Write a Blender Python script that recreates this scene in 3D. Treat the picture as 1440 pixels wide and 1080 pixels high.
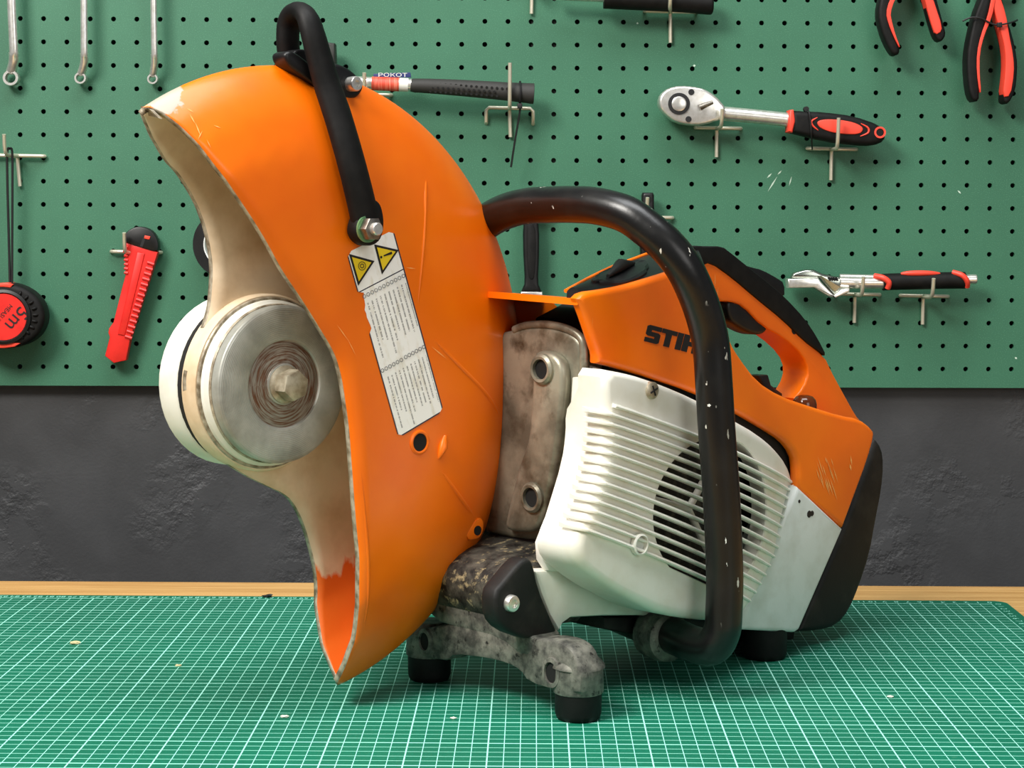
import bpy, bmesh, math, random
from mathutils import Matrix, Vector

random.seed(7)
for o in list(bpy.data.objects):
    bpy.data.objects.remove(o)
SC = bpy.context.scene
C = SC.collection

# ------------------------------------------------------------------ camera
F, SY = 2685.61, -192.476                  # focal length and vertical shift for a 1440x1080 frame
YAW, PITCH, ROLL, HC = -0.00765531, -0.0117751, 0.00409496, 0.322994
def camera_axes():
    cy, sy, cp, sp = math.cos(YAW), math.sin(YAW), math.cos(PITCH), math.sin(PITCH)
    fwd = Vector((sy*cp, cy*cp, sp)); right = Vector((cy, -sy, 0)); up = right.cross(fwd)
    c, s = math.cos(ROLL), math.sin(ROLL)
    return c*right+s*up, -s*right+c*up, fwd
CR, CU, CF = camera_axes()
CAM = Vector((0, 0, HC))
cd = bpy.data.cameras.new('camera'); cam = bpy.data.objects.new('camera', cd); C.objects.link(cam)
cd.sensor_fit = 'HORIZONTAL'; cd.sensor_width = 36; cd.lens = F*36/1440
cd.shift_y = SY/1440; cd.clip_start = 0.02
cam.matrix_world = Matrix(((CR.x, CU.x, -CF.x, 0), (CR.y, CU.y, -CF.y, 0), (CR.z, CU.z, -CF.z, HC), (0, 0, 0, 1)))
SC.camera = cam

# ------------------------------------------------------------------ light
w = bpy.data.worlds.new('room'); SC.world = w; w.use_nodes = True
w.node_tree.nodes['Background'].inputs[0].default_value = (0.93, 0.97, 1.0, 1)
w.node_tree.nodes['Background'].inputs[1].default_value = 0.16
def area(name, loc, target, size, power, col):
    l = bpy.data.lights.new(name, 'AREA'); l.shape = 'RECTANGLE'; l.size, l.size_y = size; l.energy = power; l.color = col
    o = bpy.data.objects.new(name, l); C.objects.link(o); o.location = loc
    o.rotation_euler = (Vector(target)-Vector(loc)).to_track_quat('-Z', 'Y').to_euler()
    return o
area('softbox_key', (-1.15, 0.15, 1.75), (0.0, 1.45, 0.2), (0.9, 0.7), 66, (1.0, 0.96, 0.90))
area('overhead_soft', (0.1, 0.9, 2.35), (0.1, 1.5, 0.0), (1.6, 0.9), 40, (0.97, 0.99, 1.0))  # unseen overhead area light, softens the shadows
area('fill_light', (1.3, -0.7, 0.9), (0.1, 1.5, 0.2), (1.0, 1.0), 9, (1.0, 0.97, 0.93))  # fill added from the right to lift the shadows, source unseen
SC.view_settings.view_transform = 'Standard'; SC.view_settings.look = 'None'
SC.view_settings.exposure = 0.2; SC.view_settings.gamma = 1.0; SC.view_settings.use_curve_mapping = False

# ------------------------------------------------------------------ frames: photo ray -> place
def ray(x, y):
    return CF + CR*((x-720)/F) - CU*((y-540-SY)/F)
PH = math.radians(44.0)
NB = Vector((math.cos(PH), math.sin(PH), 0))        # saw: towards its rear
NN = Vector((math.sin(PH), -math.cos(PH), 0))       # saw: towards its left side (facing us)
SO = Vector((-0.1553, 1.2437, 0))                   # saw origin on the mat, below the wheel hub
HZ = 0.218                                          # hub height
def un(x, y, n):
    d = ray(x, y); t = (n-(CAM-SO).dot(NN))/d.dot(NN); X = CAM+d*t-SO
    return X.dot(NB), X.z
def ub(x, y, b):
    d = ray(x, y); t = (b-(CAM-SO).dot(NB))/d.dot(NB); X = CAM+d*t-SO
    return X.dot(NN), X.z
def unf(x, y, fn, it=40):
    n = 0.12
    for _ in range(it):
        b, z = un(x, y, n); n = 0.5*n+0.5*fn(b, z)
    return b, n, z
def mat_point(x, y, z=0.0):
    d = ray(x, y); return CAM + d*((z-HC)/d.z)
# wall frame
WY, WR = 0.0268803, 0.0072187
W0 = Vector((-0.545999, 2.05381, 0.542728))          # pegboard hole, column 0 row 0
hx = Vector((math.cos(WY), math.sin(WY), 0)); WM = Vector((math.sin(WY), -math.cos(WY), 0))
EX = hx*math.cos(WR) + Vector((0, 0, -math.sin(WR)))
EZ = Vector((0, 0, math.cos(WR))) + hx*(-math.sin(WR))*(1)
def wpx(x, y, h=0.0):
    d = ray(x, y); t = ((W0-CAM).dot(WM)+h)/d.dot(WM); X = CAM+d*t-W0-WM*h
    return X.dot(EX), X.dot(EZ)
WMAT = Matrix(((EX.x, -WM.x, EZ.x, 0), (EX.y, -WM.y, EZ.y, 0), (EX.z, -WM.z, EZ.z, 0), (0, 0, 0, 1)))

# ------------------------------------------------------------------ materials
def lin(r, g, b):
    f = lambda v: (v/255/12.92) if v/255 <= 0.04045 else ((v/255+0.055)/1.055)**2.4
    return (f(r), f(g), f(b), 1)
class NT:
    def __init__(s, name):
        s.m = bpy.data.materials.new(name); s.m.use_nodes = True; s.t = s.m.node_tree
        s.b = s.t.nodes['Principled BSDF']
        s.co = None
    def n(s, typ, **kw):
        k = s.t.nodes.new(typ)
        for a, v in kw.items(): setattr(k, a, v)
        return k
    def link(s, a, b): s.t.links.new(a, b)
    def coord(s, kind='Object'):
        k = s.n('ShaderNodeTexCoord'); return k.outputs[kind]
    def math(s, op, a, b=None, c=None):
        k = s.n('ShaderNodeMath', operation=op)
        for i, v in enumerate((a, b, c)):
            if v is None: continue
            if isinstance(v, (int, float)): k.inputs[i].default_value = v
            else: s.link(v, k.inputs[i])
        return k.outputs[0]
    def noise(s, vec, scale, detail=4, rough=0.55, stretch=None):
        if stretch:
            mp = s.n('ShaderNodeMapping'); mp.inputs['Scale'].default_value = stretch; s.link(vec, mp.inputs[0]); vec = mp.outputs[0]
        k = s.n('ShaderNodeTexNoise'); s.link(vec, k.inputs['Vector'])
        k.inputs['Scale'].default_value = scale; k.inputs['Detail'].default_value = detail; k.inputs['Roughness'].default_value = rough
        return k.outputs['Fac']
    def ramp(s, fac, a, b):
        k = s.n('ShaderNodeMapRange'); s.link(fac, k.inputs[0]); k.inputs[1].default_value = a; k.inputs[2].default_value = b
        return k.outputs[0]
    def mix(s, fac, a, b):
        k = s.n('ShaderNodeMix', data_type='RGBA')
        if isinstance(fac, (int, float)): k.inputs[0].default_value = fac
        else: s.link(fac, k.inputs[0])
        for i, v in ((6, a), (7, b)):
            if isinstance(v, tuple): k.inputs[i].default_value = v
            else: s.link(v, k.inputs[i])
        return k.outputs[2]
    def color(s, c):
        if isinstance(c, tuple): s.b.inputs['Base Color'].default_value = c
        else: s.link(c, s.b.inputs['Base Color'])
    def bump(s, h, strength, dist=0.001):
        k = s.n('ShaderNodeBump'); k.inputs['Strength'].default_value = strength; k.inputs['Distance'].default_value = dist
        s.link(h, k.inputs['Height']); s.link(k.outputs[0], s.b.inputs['Normal'])
    def pbr(s, rough, metal=0.0, spec=0.5):
        s.b.inputs['Roughness'].default_value = rough; s.b.inputs['Metallic'].default_value = metal
        s.b.inputs['Specular IOR Level'].default_value = spec
        return s
def simple(name, c1, rough=0.5, metal=0.0, c2=None, scale=60, lo=0.4, hi=0.65, bump=0.0, bscale=300, spec=0.5, stretch=None):
    t = NT(name).pbr(rough, metal, spec); v = t.coord()
    if c2: t.color(t.mix(t.ramp(t.noise(v, scale, stretch=stretch), lo, hi), c1, c2))
    else: t.color(c1)
    if bump: t.bump(t.noise(v, bscale, 3), bump, 0.0006)
    return t.m
M = {}
M['chrome'] = simple('chrome', lin(240, 238, 232), 0.28, 0.8, lin(222, 219, 210), 200)
M['wire'] = simple('zinc_wire', lin(226, 220, 198), 0.3, 0.6)
M['steel'] = simple('dull_steel', lin(150, 146, 138), 0.42, 1.0, lin(110, 104, 96), 120)
M['black_rubber'] = simple('black_rubber', lin(9, 9, 9), 0.6, 0, lin(18, 17, 16), 90, bump=0.15, spec=0.25)
M['black_plastic'] = simple('black_plastic', lin(13, 13, 14), 0.42, 0, lin(22, 22, 23), 70, spec=0.4)
M['dusty_black'] = simple('dusty_black', lin(18, 18, 17), 0.6, 0, lin(46, 43, 38), 45, 0.5, 0.85, bump=0.2, spec=0.35)
M['red_plastic'] = simple('red_plastic', lin(228, 40, 32), 0.42, 0, lin(214, 32, 26), 60)
M['coral'] = simple('coral_red_plastic', lin(240, 72, 52), 0.45)
M['cream'] = simple('cream_plastic', lin(232, 232, 222), 0.5, 0, lin(222, 219, 204), 35, 0.45, 0.7, bump=0.08, bscale=500)
M['cream_shade'] = M['cream']
M['grey_white'] = simple('grey_white_plastic', lin(214, 220, 216), 0.5, 0, lin(200, 205, 198), 45, bump=0.08, bscale=600)
M['cavity'] = simple('gap_shade_black', lin(14, 13, 12), 0.8)  # flat black standing for the shade in gaps and hollow insides
M['white'] = simple('white_plastic', lin(232, 234, 230), 0.45)
M['hole'] = simple('recess_shade', lin(10, 10, 9), 0.9)  # near-black that paints in the shade of holes, slots and dimples
M['yellow'] = simple('warning_yellow', lin(240, 208, 30), 0.5)
M['ink'] = simple('black_ink', lin(16, 16, 18), 0.55)
M['rubber_grip'] = simple('hammer_grip_rubber', lin(44, 43, 41), 0.65, bump=0.1)
M['green_ring'] = simple('green_plating', lin(120, 170, 120), 0.4, 0.6)
M['bulb'] = NT('amber_bulb').pbr(0.12).m
M['bulb'].node_tree.nodes['Principled BSDF'].inputs['Base Color'].default_value = lin(88, 40, 12)
M['blue'] = simple('label_blue', lin(38, 48, 104), 0.5)
M['flesh_white'] = simple('sticker_white', lin(222, 222, 214), 0.5)

def orange_mat(name, scr, tip=None):
    t = NT(name).pbr(0.36, 0, 0.4); v = t.coord()
    base = t.mix(t.ramp(t.noise(v, 14, 3), 0.35, 0.7), lin(250, 120, 0), lin(240, 104, 0))
    s1 = t.ramp(t.noise(v, 300, 2, stretch=(1, 1, 0.12)), 0.70, 0.74)
    area_ = t.ramp(t.noise(v, 11, 2), 0.60, 0.68)
    f = t.math('MULTIPLY', s1, t.math('MULTIPLY', area_, scr))
    col = t.mix(f, base, lin(246, 180, 104))
    if tip:
        d = t.n('ShaderNodeVectorMath', operation='DISTANCE'); t.link(v, d.inputs[0]); d.inputs[1].default_value = tip
        dn = t.math('ADD', d.outputs['Value'], t.math('MULTIPLY', t.math('SUBTRACT', t.noise(v, 90, 4), 0.5), 0.030))
        col = t.mix(t.ramp(dn, 0.0130, 0.0115), col, lin(168, 160, 144))
    t.color(col)
    t.bump(t.noise(v, 700, 2), 0.06, 0.0004)
    t.b.inputs['Coat Weight'].default_value = 0.15; t.b.inputs['Coat Roughness'].default_value = 0.15
    return t.m
M['orange'] = orange_mat('orange_paint', 0.6)

def guard_inner():
    t = NT('guard_inner_paint').pbr(0.5); v = t.coord()
    sep = t.n('ShaderNodeSeparateXYZ'); t.link(v, sep.inputs[0]); z = sep.outputs['Z']
    cream = t.mix(t.ramp(t.noise(v, 30), 0.4, 0.75), lin(234, 214, 184), lin(200, 172, 134))
    # worn through to orange paint below the scuffed line near the bottom of the hood
    nz = t.math('ADD', z, t.math('MULTIPLY', t.noise(v, 55, 5, stretch=(1, 1, 0.45)), 0.075))
    f = t.ramp(nz, 0.124, 0.118)
    t.color(t.mix(f, cream, lin(226, 104, 22)))
    t.bump(t.noise(v, 90, 4), 0.25, 0.001)
    return t.m
M['guard_in'] = guard_inner()
M['bare_edge'] = simple('bare_worn_edge', lin(182, 172, 152), 0.45, 0.2, lin(112, 98, 76), 140)

def muffler_mat():
    t = NT('heat_stained_steel').pbr(0.38, 0.45); v = t.coord()
    a = t.mix(t.ramp(t.noise(v, 26, 5), 0.38, 0.62), lin(108, 106, 92), lin(166, 163, 144))
    b = t.mix(t.ramp(t.noise(v, 60, 5), 0.52, 0.72), a, lin(78, 69, 52))
    t.color(b); t.bump(t.noise(v, 200, 4), 0.3, 0.0008)
    return t.m
M['muffler'] = muffler_mat()
def casting_mat(name, a, b, c):
    t = NT(name).pbr(0.58, 0.2, 0.35); v = t.coord()
    k = t.mix(t.ramp(t.noise(v, 85, 7, 0.65), 0.38, 0.64), a, b)
    k = t.mix(t.ramp(t.noise(v, 130, 6, 0.65), 0.56, 0.66), k, c)
    t.color(k); t.bump(t.noise(v, 160, 5), 0.45, 0.001)
    return t.m
M['casting'] = casting_mat('cast_alloy', lin(66, 66, 62), lin(128, 127, 117), lin(28, 27, 25))
M['dirty_casting'] = casting_mat('greasy_cast_alloy', lin(24, 23, 21), lin(84, 81, 72), lin(156, 142, 108))
def washer_mat():
    t = NT('turned_steel_washer').pbr(0.48, 0.4); v = t.coord()
    sep = t.n('ShaderNodeSeparateXYZ'); t.link(v, sep.inputs[0])
    zz = t.math('SUBTRACT', sep.outputs['Z'], HZ)
    r = t.math('SQRT', t.math('ADD', t.math('POWER', sep.outputs['X'], 2), t.math('POWER', zz, 2)))
    ring = t.math('MULTIPLY', t.math('GREATER_THAN', r, 0.0135), t.math('LESS_THAN', r, 0.0285))
    ang = t.math('ARCTAN2', zz, sep.outputs['X']); cv = t.n('ShaderNodeCombineXYZ'); t.link(t.math('MULTIPLY', r, 900), cv.inputs[0]); t.link(t.math('MULTIPLY', ang, 1.6), cv.inputs[1])
    rust = t.math('MULTIPLY', ring, t.math('ADD', 0.25, t.math('MULTIPLY', 0.75, t.ramp(t.noise(cv.outputs[0], 1.0, 4), 0.40, 0.62))))
    rings = t.math('SINE', t.math('MULTIPLY', r, 5200))
    base = t.mix(t.ramp(t.noise(v, 50, 5), 0.35, 0.7), lin(190, 192, 184), lin(150, 151, 143))
    t.color(t.mix(rust, base, lin(112, 72, 48)))
    t.bump(rings, 0.25, 0.0003)
    return t.m
M['washer'] = washer_mat()
def bar_mat():
    t = NT('chipped_black_tube').pbr(0.32); v = t.coord()
    chip = t.ramp(t.noise(v, 150, 3, stretch=(1, 1, 0.45)), 0.70, 0.715)
    chip = t.math('MULTIPLY', chip, t.ramp(t.noise(v, 22, 2), 0.47, 0.55))
    base = t.mix(t.ramp(t.noise(v, 40, 4), 0.5, 0.8), lin(9, 9, 9), lin(26, 25, 23))
    t.color(t.mix(chip, base, lin(206, 204, 194)))
    t.bump(t.noise(v, 220, 3), 0.15, 0.0006)
    return t.m
M['bar'] = bar_mat()
def pegboard_mat():
    t = NT('green_painted_board').pbr(0.55); v = t.coord()
    base = t.mix(t.ramp(t.noise(v, 5, 4), 0.35, 0.7), lin(56, 112, 85), lin(48, 101, 76))
    t.color(t.mix(t.ramp(t.noise(v, 900, 2), 0.55, 0.75), base, lin(76, 134, 104)))
    t.bump(t.noise(v, 900, 2), 0.2, 0.0005)
    return t.m
M['peg'] = pegboard_mat()
def wall_mat():
    t = NT('dark_rough_plaster').pbr(0.55); v = t.coord()
    t.color(t.mix(t.ramp(t.noise(v, 14, 4), 0.4, 0.7), lin(54, 55, 57), lin(64, 65, 67)))
    blob = t.ramp(t.noise(v, 24, 5, 0.6), 0.46, 0.60)
    reg = t.ramp(t.noise(v, 5.5, 2), 0.44, 0.6)
    h = t.math('ADD', t.math('MULTIPLY', blob, reg), t.math('MULTIPLY', t.noise(v, 300, 2), 0.12))
    t.bump(h, 0.45, 0.004)
    return t.m
M['wall'] = wall_mat()
def wood_mat():
    t = NT('oak_worktop').pbr(0.45); v = t.coord()
    g = t.noise(v, 16, 5, 0.6, stretch=(0.35, 6, 6))
    t.color(t.mix(t.ramp(g, 0.35, 0.68), lin(226, 178, 112), lin(186, 134, 72)))
    return t.m
M['wood'] = wood_mat()
def mat_mat(x0, x1, y0, y1):
    """green cutting mat with its printed 1 cm grid; object coords in metres, u from right border, v from back border"""
    t = NT('cutting_mat_print').pbr(0.6, 0, 0.3); v = t.coord()
    sep = t.n('ShaderNodeSeparateXYZ'); t.link(v, sep.inputs[0])
    u = t.math('MULTIPLY', sep.outputs['X'], -100.0); q = t.math('MULTIPLY', sep.outputs['Y'], -100.0)
    def line(c, off, period, half):
        s = t.math('DIVIDE', t.math('SUBTRACT', c, off), period)
        fr = t.math('ABSOLUTE', t.math('SUBTRACT', s, t.math('ROUND', s)))
        return t.math('LESS_THAN', fr, half/period)
    L = t.math('MAXIMUM', line(u, 0, 1, 0.024), line(u, 2, 5, 0.044))
    L = t.math('MAXIMUM', L, line(q, 0, 1, 0.030))
    L = t.math('MAXIMUM', L, line(q, 0, 5, 0.065))
    for c, lo, hi in ((u, -0.05, 87.05), (q, -0.05, 57.05)):
        L = t.math('MULTIPLY', L, t.math('MULTIPLY', t.math('GREATER_THAN', c, lo), t.math('LESS_THAN', c, hi)))
    base = t.mix(t.ramp(t.noise(v, 9, 4), 0.35, 0.7), lin(4, 106, 80), lin(8, 96, 72))
    base = t.mix(t.ramp(t.noise(v, 600, 2), 0.55, 0.8), base, lin(16, 120, 94))
    scuff = t.math('MULTIPLY', t.ramp(t.noise(v, 40, 5, 0.7), 0.66, 0.8), 0.35)
    base = t.mix(scuff, base, lin(120, 160, 130))
    t.color(t.mix(L, base, lin(168, 240, 222)))
    return t.m
M['grid_print'] = simple('mint_print', lin(150, 226, 206), 0.5)
def label_mat():
    t = NT('warning_label_print').pbr(0.45); v = t.coord('UV')
    sep = t.n('ShaderNodeSeparateXYZ'); t.link(v, sep.inputs[0]); s, q = sep.outputs['X'], sep.outputs['Y']
    white = t.mix(t.ramp(t.noise(v, 7, 5), 0.52, 0.75), lin(252, 252, 248), lin(224, 218, 200))
    def block(lo, hi, nl):
        k = t.math('MULTIPLY', s, nl); fl = t.math('FLOOR', k)
        st = t.math('SUBTRACT', k, fl)
        band = t.math('MULTIPLY', t.math('GREATER_THAN', st, 0.34), t.math('LESS_THAN', st, 0.66))
        wn = t.n('ShaderNodeTexWhiteNoise', noise_dimensions='1D'); t.link(fl, wn.inputs['W'])
        end = t.math('SUBTRACT', hi, t.math('MULTIPLY', wn.outputs['Value'], (hi-lo)*0.35))
        cmb = t.n('ShaderNodeCombineXYZ'); t.link(t.math('MULTIPLY', q, 190), cmb.inputs[0]); t.link(t.math('MULTIPLY', fl, 7.3), cmb.inputs[1])
        nz = t.n('ShaderNodeTexNoise'); t.link(cmb.outputs[0], nz.inputs['Vector']); nz.inputs['Scale'].default_value = 1.0; nz.inputs['Detail'].default_value = 1
        on = t.math('GREATER_THAN', nz.outputs['Fac'], 0.42)
        r = t.math('MULTIPLY', t.math('GREATER_THAN', q, lo), t.math('LESS_THAN', q, end))
        m = t.math('MULTIPLY', band, t.math('MULTIPLY', on, r))
        return t.math('MULTIPLY', m, t.math('MULTIPLY', t.math('GREATER_THAN', s, 0.06), t.math('LESS_THAN', s, 0.96)))
    ink = t.math('MAXIMUM', block(0.285, 0.60, 11.0), block(0.685, 0.98, 12.0))
    rule = t.math('LESS_THAN', t.math('ABSOLUTE', t.math('SUBTRACT', q, 0.215)), 0.003)
    bord = t.math('MAXIMUM', t.math('GREATER_THAN', s, 0.975), t.math('MAXIMUM', t.math('LESS_THAN', s, 0.02), t.math('GREATER_THAN', q, 0.993)))
    c = t.mix(t.math('MULTIPLY', ink, 0.62), white, lin(60, 60, 64))
    c = t.mix(t.math('MAXIMUM', rule, bord), c, lin(40, 42, 60))
    t.color(c)
    return t.m
M['label'] = label_mat()

# ------------------------------------------------------------------ mesh helpers
def link_mesh(name, me, mats, parent=None, sharp=35):
    for m in (mats if isinstance(mats, (list, tuple)) else [mats]): me.materials.append(M[m] if isinstance(m, str) else m)
    me.polygons.foreach_set('use_smooth', [True]*len(me.polygons))
    if sharp: me.set_sharp_from_angle(angle=math.radians(sharp))
    o = bpy.data.objects.new(name, me); C.objects.link(o)
    if parent: o.parent = parent
    return o
def from_bm(name, bm, mats, parent=None, sharp=35):
    me = bpy.data.meshes.new(name); bmesh.ops.recalc_face_normals(bm, faces=bm.faces); bm.to_mesh(me); bm.free()
    return link_mesh(name, me, mats, parent, sharp)
def raw(name, v, f, mats, parent=None, sharp=35, recalc=True):
    me = bpy.data.meshes.new(name); me.from_pydata([tuple(p) for p in v], [], f)
    if recalc:
        bm = bmesh.new(); bm.from_mesh(me); bmesh.ops.recalc_face_normals(bm, faces=bm.faces); bm.to_mesh(me); bm.free()
    return link_mesh(name, me, mats, parent, sharp)
def tag(o, label, cat, group=None):
    o['label'] = label; o['category'] = cat
    if group: o['group'] = group
    return o
def empty(name, mw):
    o = bpy.data.objects.new(name, None); C.objects.link(o); o.empty_display_size = 0.02; o.matrix_world = mw
    return o
def bm_prism(bm, pts, d0, d1, put, bevel=0, seg=3, both=True):
    """polygon pts (2D) swept between depths d0 and d1; put(p, q, d) places it. bevel rounds the d1 rim (and d0)."""
    a = [bm.verts.new(put(p[0], p[1], d0)) for p in pts]; b = [bm.verts.new(put(p[0], p[1], d1)) for p in pts]
    n = len(pts); bm.faces.new(a); bm.faces.new(list(reversed(b)))
    for i in range(n):
        bm.faces.new((a[i], b[i], b[(i+1) % n], a[(i+1) % n]))
    if bevel:
        es = []
        for i in range(n):
            es.append(bm.edges.get((b[i], b[(i+1) % n])))
            if both: es.append(bm.edges.get((a[i], a[(i+1) % n])))
        bmesh.ops.recalc_face_normals(bm, faces=bm.faces)
        bmesh.ops.bevel(bm, geom=es, offset=bevel, segments=seg, profile=0.5, affect='EDGES', clamp_overlap=True)
side = lambda b, z, n: (b, -n, z)          # saw local coords from a side profile
front = lambda n, z, b: (b, -n, z)         # saw local coords from a front profile
def smooth_poly(pts, it=2, keep=()):
    """corner cutting (Chaikin) of a closed polygon; indices in keep stay sharp"""
    k = set(keep)
    flags = [i in k for i in range(len(pts))]
    for _ in range(it):
        o, fl = [], []
        n = len(pts)
        for i in range(n):
            p, q = pts[i], pts[(i+1) % n]
            if flags[i]: o.append(p); fl.append(True)
            else: o.append((0.75*p[0]+0.25*q[0], 0.75*p[1]+0.25*q[1])); fl.append(False)
            if not flags[(i+1) % n]:
                o.append((0.25*p[0]+0.75*q[0], 0.25*p[1]+0.75*q[1])); fl.append(False)
        pts, flags = o, fl
    return pts
def spline(pts, n=8):
    """Catmull-Rom through 3D (or 2D) points"""
    P = [Vector(p) for p in pts]; out = []
    for i in range(len(P)-1):
        p0, p1, p2, p3 = P[max(i-1, 0)], P[i], P[i+1], P[min(i+2, len(P)-1)]
        for k in range(n):
            t = k/n
            out.append(0.5*((2*p1)+(p2-p0)*t+(2*p0-5*p1+4*p2-p3)*t*t+(3*p1-p0-3*p2+p3)*t**3))
    out.append(P[-1]); return out
def bm_tube(bm, path, rad, seg=10, flat=None):
    """tube along 3D path; rad number or function of 0..1; flat=(ru, rv, up) elliptical section"""
    P = [Vector(p) for p in path]; n = len(P); rings = []; prev = None
    for i, p in enumerate(P):
        d = (P[min(i+1, n-1)]-P[max(i-1, 0)]).normalized()
        if flat: u = Vector(flat[2]); u = (u-d*u.dot(d)).normalized()
        elif prev is None:
            u = d.cross(Vector((0, 0, 1)))
            if u.length < 0.2: u = d.cross(Vector((1, 0, 0)))
            u.normalize()
        else: u = (prev-d*prev.dot(d)).normalized()
        prev = u; v = d.cross(u)
        if flat:
            k = flat[3](i/(n-1)) if len(flat) > 3 else 1
            ru, rv = flat[0]*k, flat[1]*k
        else: ru = rv = rad(i/(n-1)) if callable(rad) else rad
        rings.append([bm.verts.new(p+u*ru*math.cos(2*math.pi*j/seg)+v*rv*math.sin(2*math.pi*j/seg)) for j in range(seg)])
    for a, b in zip(rings, rings[1:]):
        for j in range(seg): bm.faces.new((a[j], a[(j+1) % seg], b[(j+1) % seg], b[j]))
    bm.faces.new(list(reversed(rings[0]))); bm.faces.new(rings[-1])
def bm_lathe(bm, prof, put, seg=48, cap=True):
    """prof: (r, d) list; put(c*r, s*r, d)"""
    rings = [[bm.verts.new(put(r*math.cos(2*math.pi*j/seg), r*math.sin(2*math.pi*j/seg), d)) for j in range(seg)] for r, d in prof]
    for a, b in zip(rings, rings[1:]):
        for j in range(seg): bm.faces.new((a[j], a[(j+1) % seg], b[(j+1) % seg], b[j]))
    if cap: bm.faces.new(list(reversed(rings[0]))); bm.faces.new(rings[-1])
def lathe(name, prof, put, mat, parent=None, seg=48, sharp=35, cap=True):
    bm = bmesh.new(); bm_lathe(bm, prof, put, seg, cap); return from_bm(name, bm, mat, parent, sharp)
def prism(name, pts, d0, d1, put, mat, parent=None, bevel=0, seg=3, both=True, sharp=35):
    bm = bmesh.new(); bm_prism(bm, pts, d0, d1, put, bevel, seg, both); return from_bm(name, bm, mat, parent, sharp)
def tube(name, path, rad, mat, parent=None, seg=10, sharp=50, flat=None):
    bm = bmesh.new(); bm_tube(bm, path, rad, seg, flat); return from_bm(name, bm, mat, parent, sharp)
def resample(pts, n):
    P = [Vector(p) for p in pts]; L = [0]
    for a, b in zip(P, P[1:]): L.append(L[-1]+(b-a).length)
    out, k = [], 0
    for i in range(n):
        s = L[-1]*i/(n-1)
        while k < len(P)-2 and L[k+1] < s: k += 1
        t = (s-L[k])/max(L[k+1]-L[k], 1e-9); out.append(P[k].lerp(P[k+1], min(max(t, 0), 1)))
    return out
def text_mesh(name, txt, size, extrude, mat, parent, place, align='CENTER'):
    """flat lettering: place(x, y, z) maps text space"""
    cu = bpy.data.curves.new('tmp', 'FONT'); cu.body = txt; cu.size = size; cu.extrude = extrude; cu.align_x = align; cu.resolution_u = 3
    o = bpy.data.objects.new('tmp', cu); C.objects.link(o); bpy.context.view_layer.update()
    me = bpy.data.meshes.new_from_object(o.evaluated_get(bpy.context.evaluated_depsgraph_get()))
    bpy.data.objects.remove(o); bpy.data.curves.remove(cu)
    for v in me.vertices: v.co = place(*v.co)
    me.name = name; me.materials.clear()
    return link_mesh(name, me, mat, parent, 20)

# ------------------------------------------------------------------ the setting
def box(name, lo, hi, mat, parent=None, bevel=0):
    pts = [(lo[0], lo[1]), (hi[0], lo[1]), (hi[0], hi[1]), (lo[0], hi[1])]
    return prism(name, pts, lo[2], hi[2], lambda x, y, z: (x, y, z), mat, parent, bevel)
def structure(o): o['kind'] = 'structure'; return o
FLOOR_Z = -0.86
wall = structure(box('wall_back', (-2.4, 0.016, -1.42), (2.6, 0.10, 1.6), 'wall')); wall.matrix_world = Matrix.Translation(W0) @ Matrix.Rotation(WY, 4, 'Z')
structure(box('floor', (-2.4, -1.2, FLOOR_Z-0.05), (2.6, 2.25, FLOOR_Z), simple('concrete', lin(120, 118, 112), 0.8, 0, lin(104, 102, 98), 8)))

PEG = []
def make_pegboard():
    bm = bmesh.new(); c0, c1, r0, r1 = -18, 63, -19, 15; P = 0.025; R = 0.0027; S = 16
    edge_b = wpx(700, 539, 0)[1]
    T = 0.004
    def cell(i, j, y):
        cx, cz = i*P, -j*P; out = []
        zb = min(-P/2, edge_b-cz) if j == r1 else -P/2
        xa = -P/2; xb = P/2; zt = P/2
        for k in range(S):
            a = 2*math.pi*k/S; c, s = math.cos(a), math.sin(a)
            m = max(abs(c), abs(s)); ox, oz = c/m*P/2, s/m*P/2
            if oz < -P/2+1e-6: oz = zb
            elif oz < 0 and j == r1: oz = oz/(P/2)*(-zb)
            out.append((ox+cx, oz+cz))
        return out
    for i in range(c0, c1+1):
        for j in range(r0, r1+1):
            o = cell(i, j, 0)
            vo = [bm.verts.new((x, 0, z)) for x, z in o]
            vi = [bm.verts.new((i*P+R*math.cos(2*math.pi*k/S), 0, -j*P+R*math.sin(2*math.pi*k/S))) for k in range(S)]
            vb = [bm.verts.new((v.co.x, T, v.co.z)) for v in vi]
            for k in range(S):
                k2 = (k+1) % S
                bm.faces.new((vo[k], vo[k2], vi[k2], vi[k])); bm.faces.new((vi[k], vi[k2], vb[k2], vb[k]))
    xl, xr, zt = (c0-0.5)*P, (c1+0.5)*P, (0.5-r0)*P
    for q in (((xl, edge_b), (xr, edge_b)), ((xr, edge_b), (xr, zt)), ((xr, zt), (xl, zt)), ((xl, zt), (xl, edge_b))):
        (a, b), (c, d) = q
        bm.faces.new([bm.verts.new(p) for p in ((a, 0, b), (c, 0, d), (c, T, d), (a, T, b))])
    bmesh.ops.remove_doubles(bm, verts=bm.verts, dist=1e-6)
    o = from_bm('pegboard', bm, 'peg', None, 30)
    o.matrix_world = Matrix.Translation(W0) @ WMAT
    # dark spacer battens hold it off the wall
    for x in (-0.40, 0.55, 1.5):
        prism('batten', [(x, edge_b+0.02), (x+0.04, edge_b+0.02), (x+0.04, zt-0.02), (x, zt-0.02)], 0.0041, 0.0155, lambda u, v, d: (u, d, v), 'cavity', o)
    PEG.append(o)
    return tag(o, 'green painted pegboard with rows of round holes on the dark wall', 'pegboard')
make_pegboard()

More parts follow.
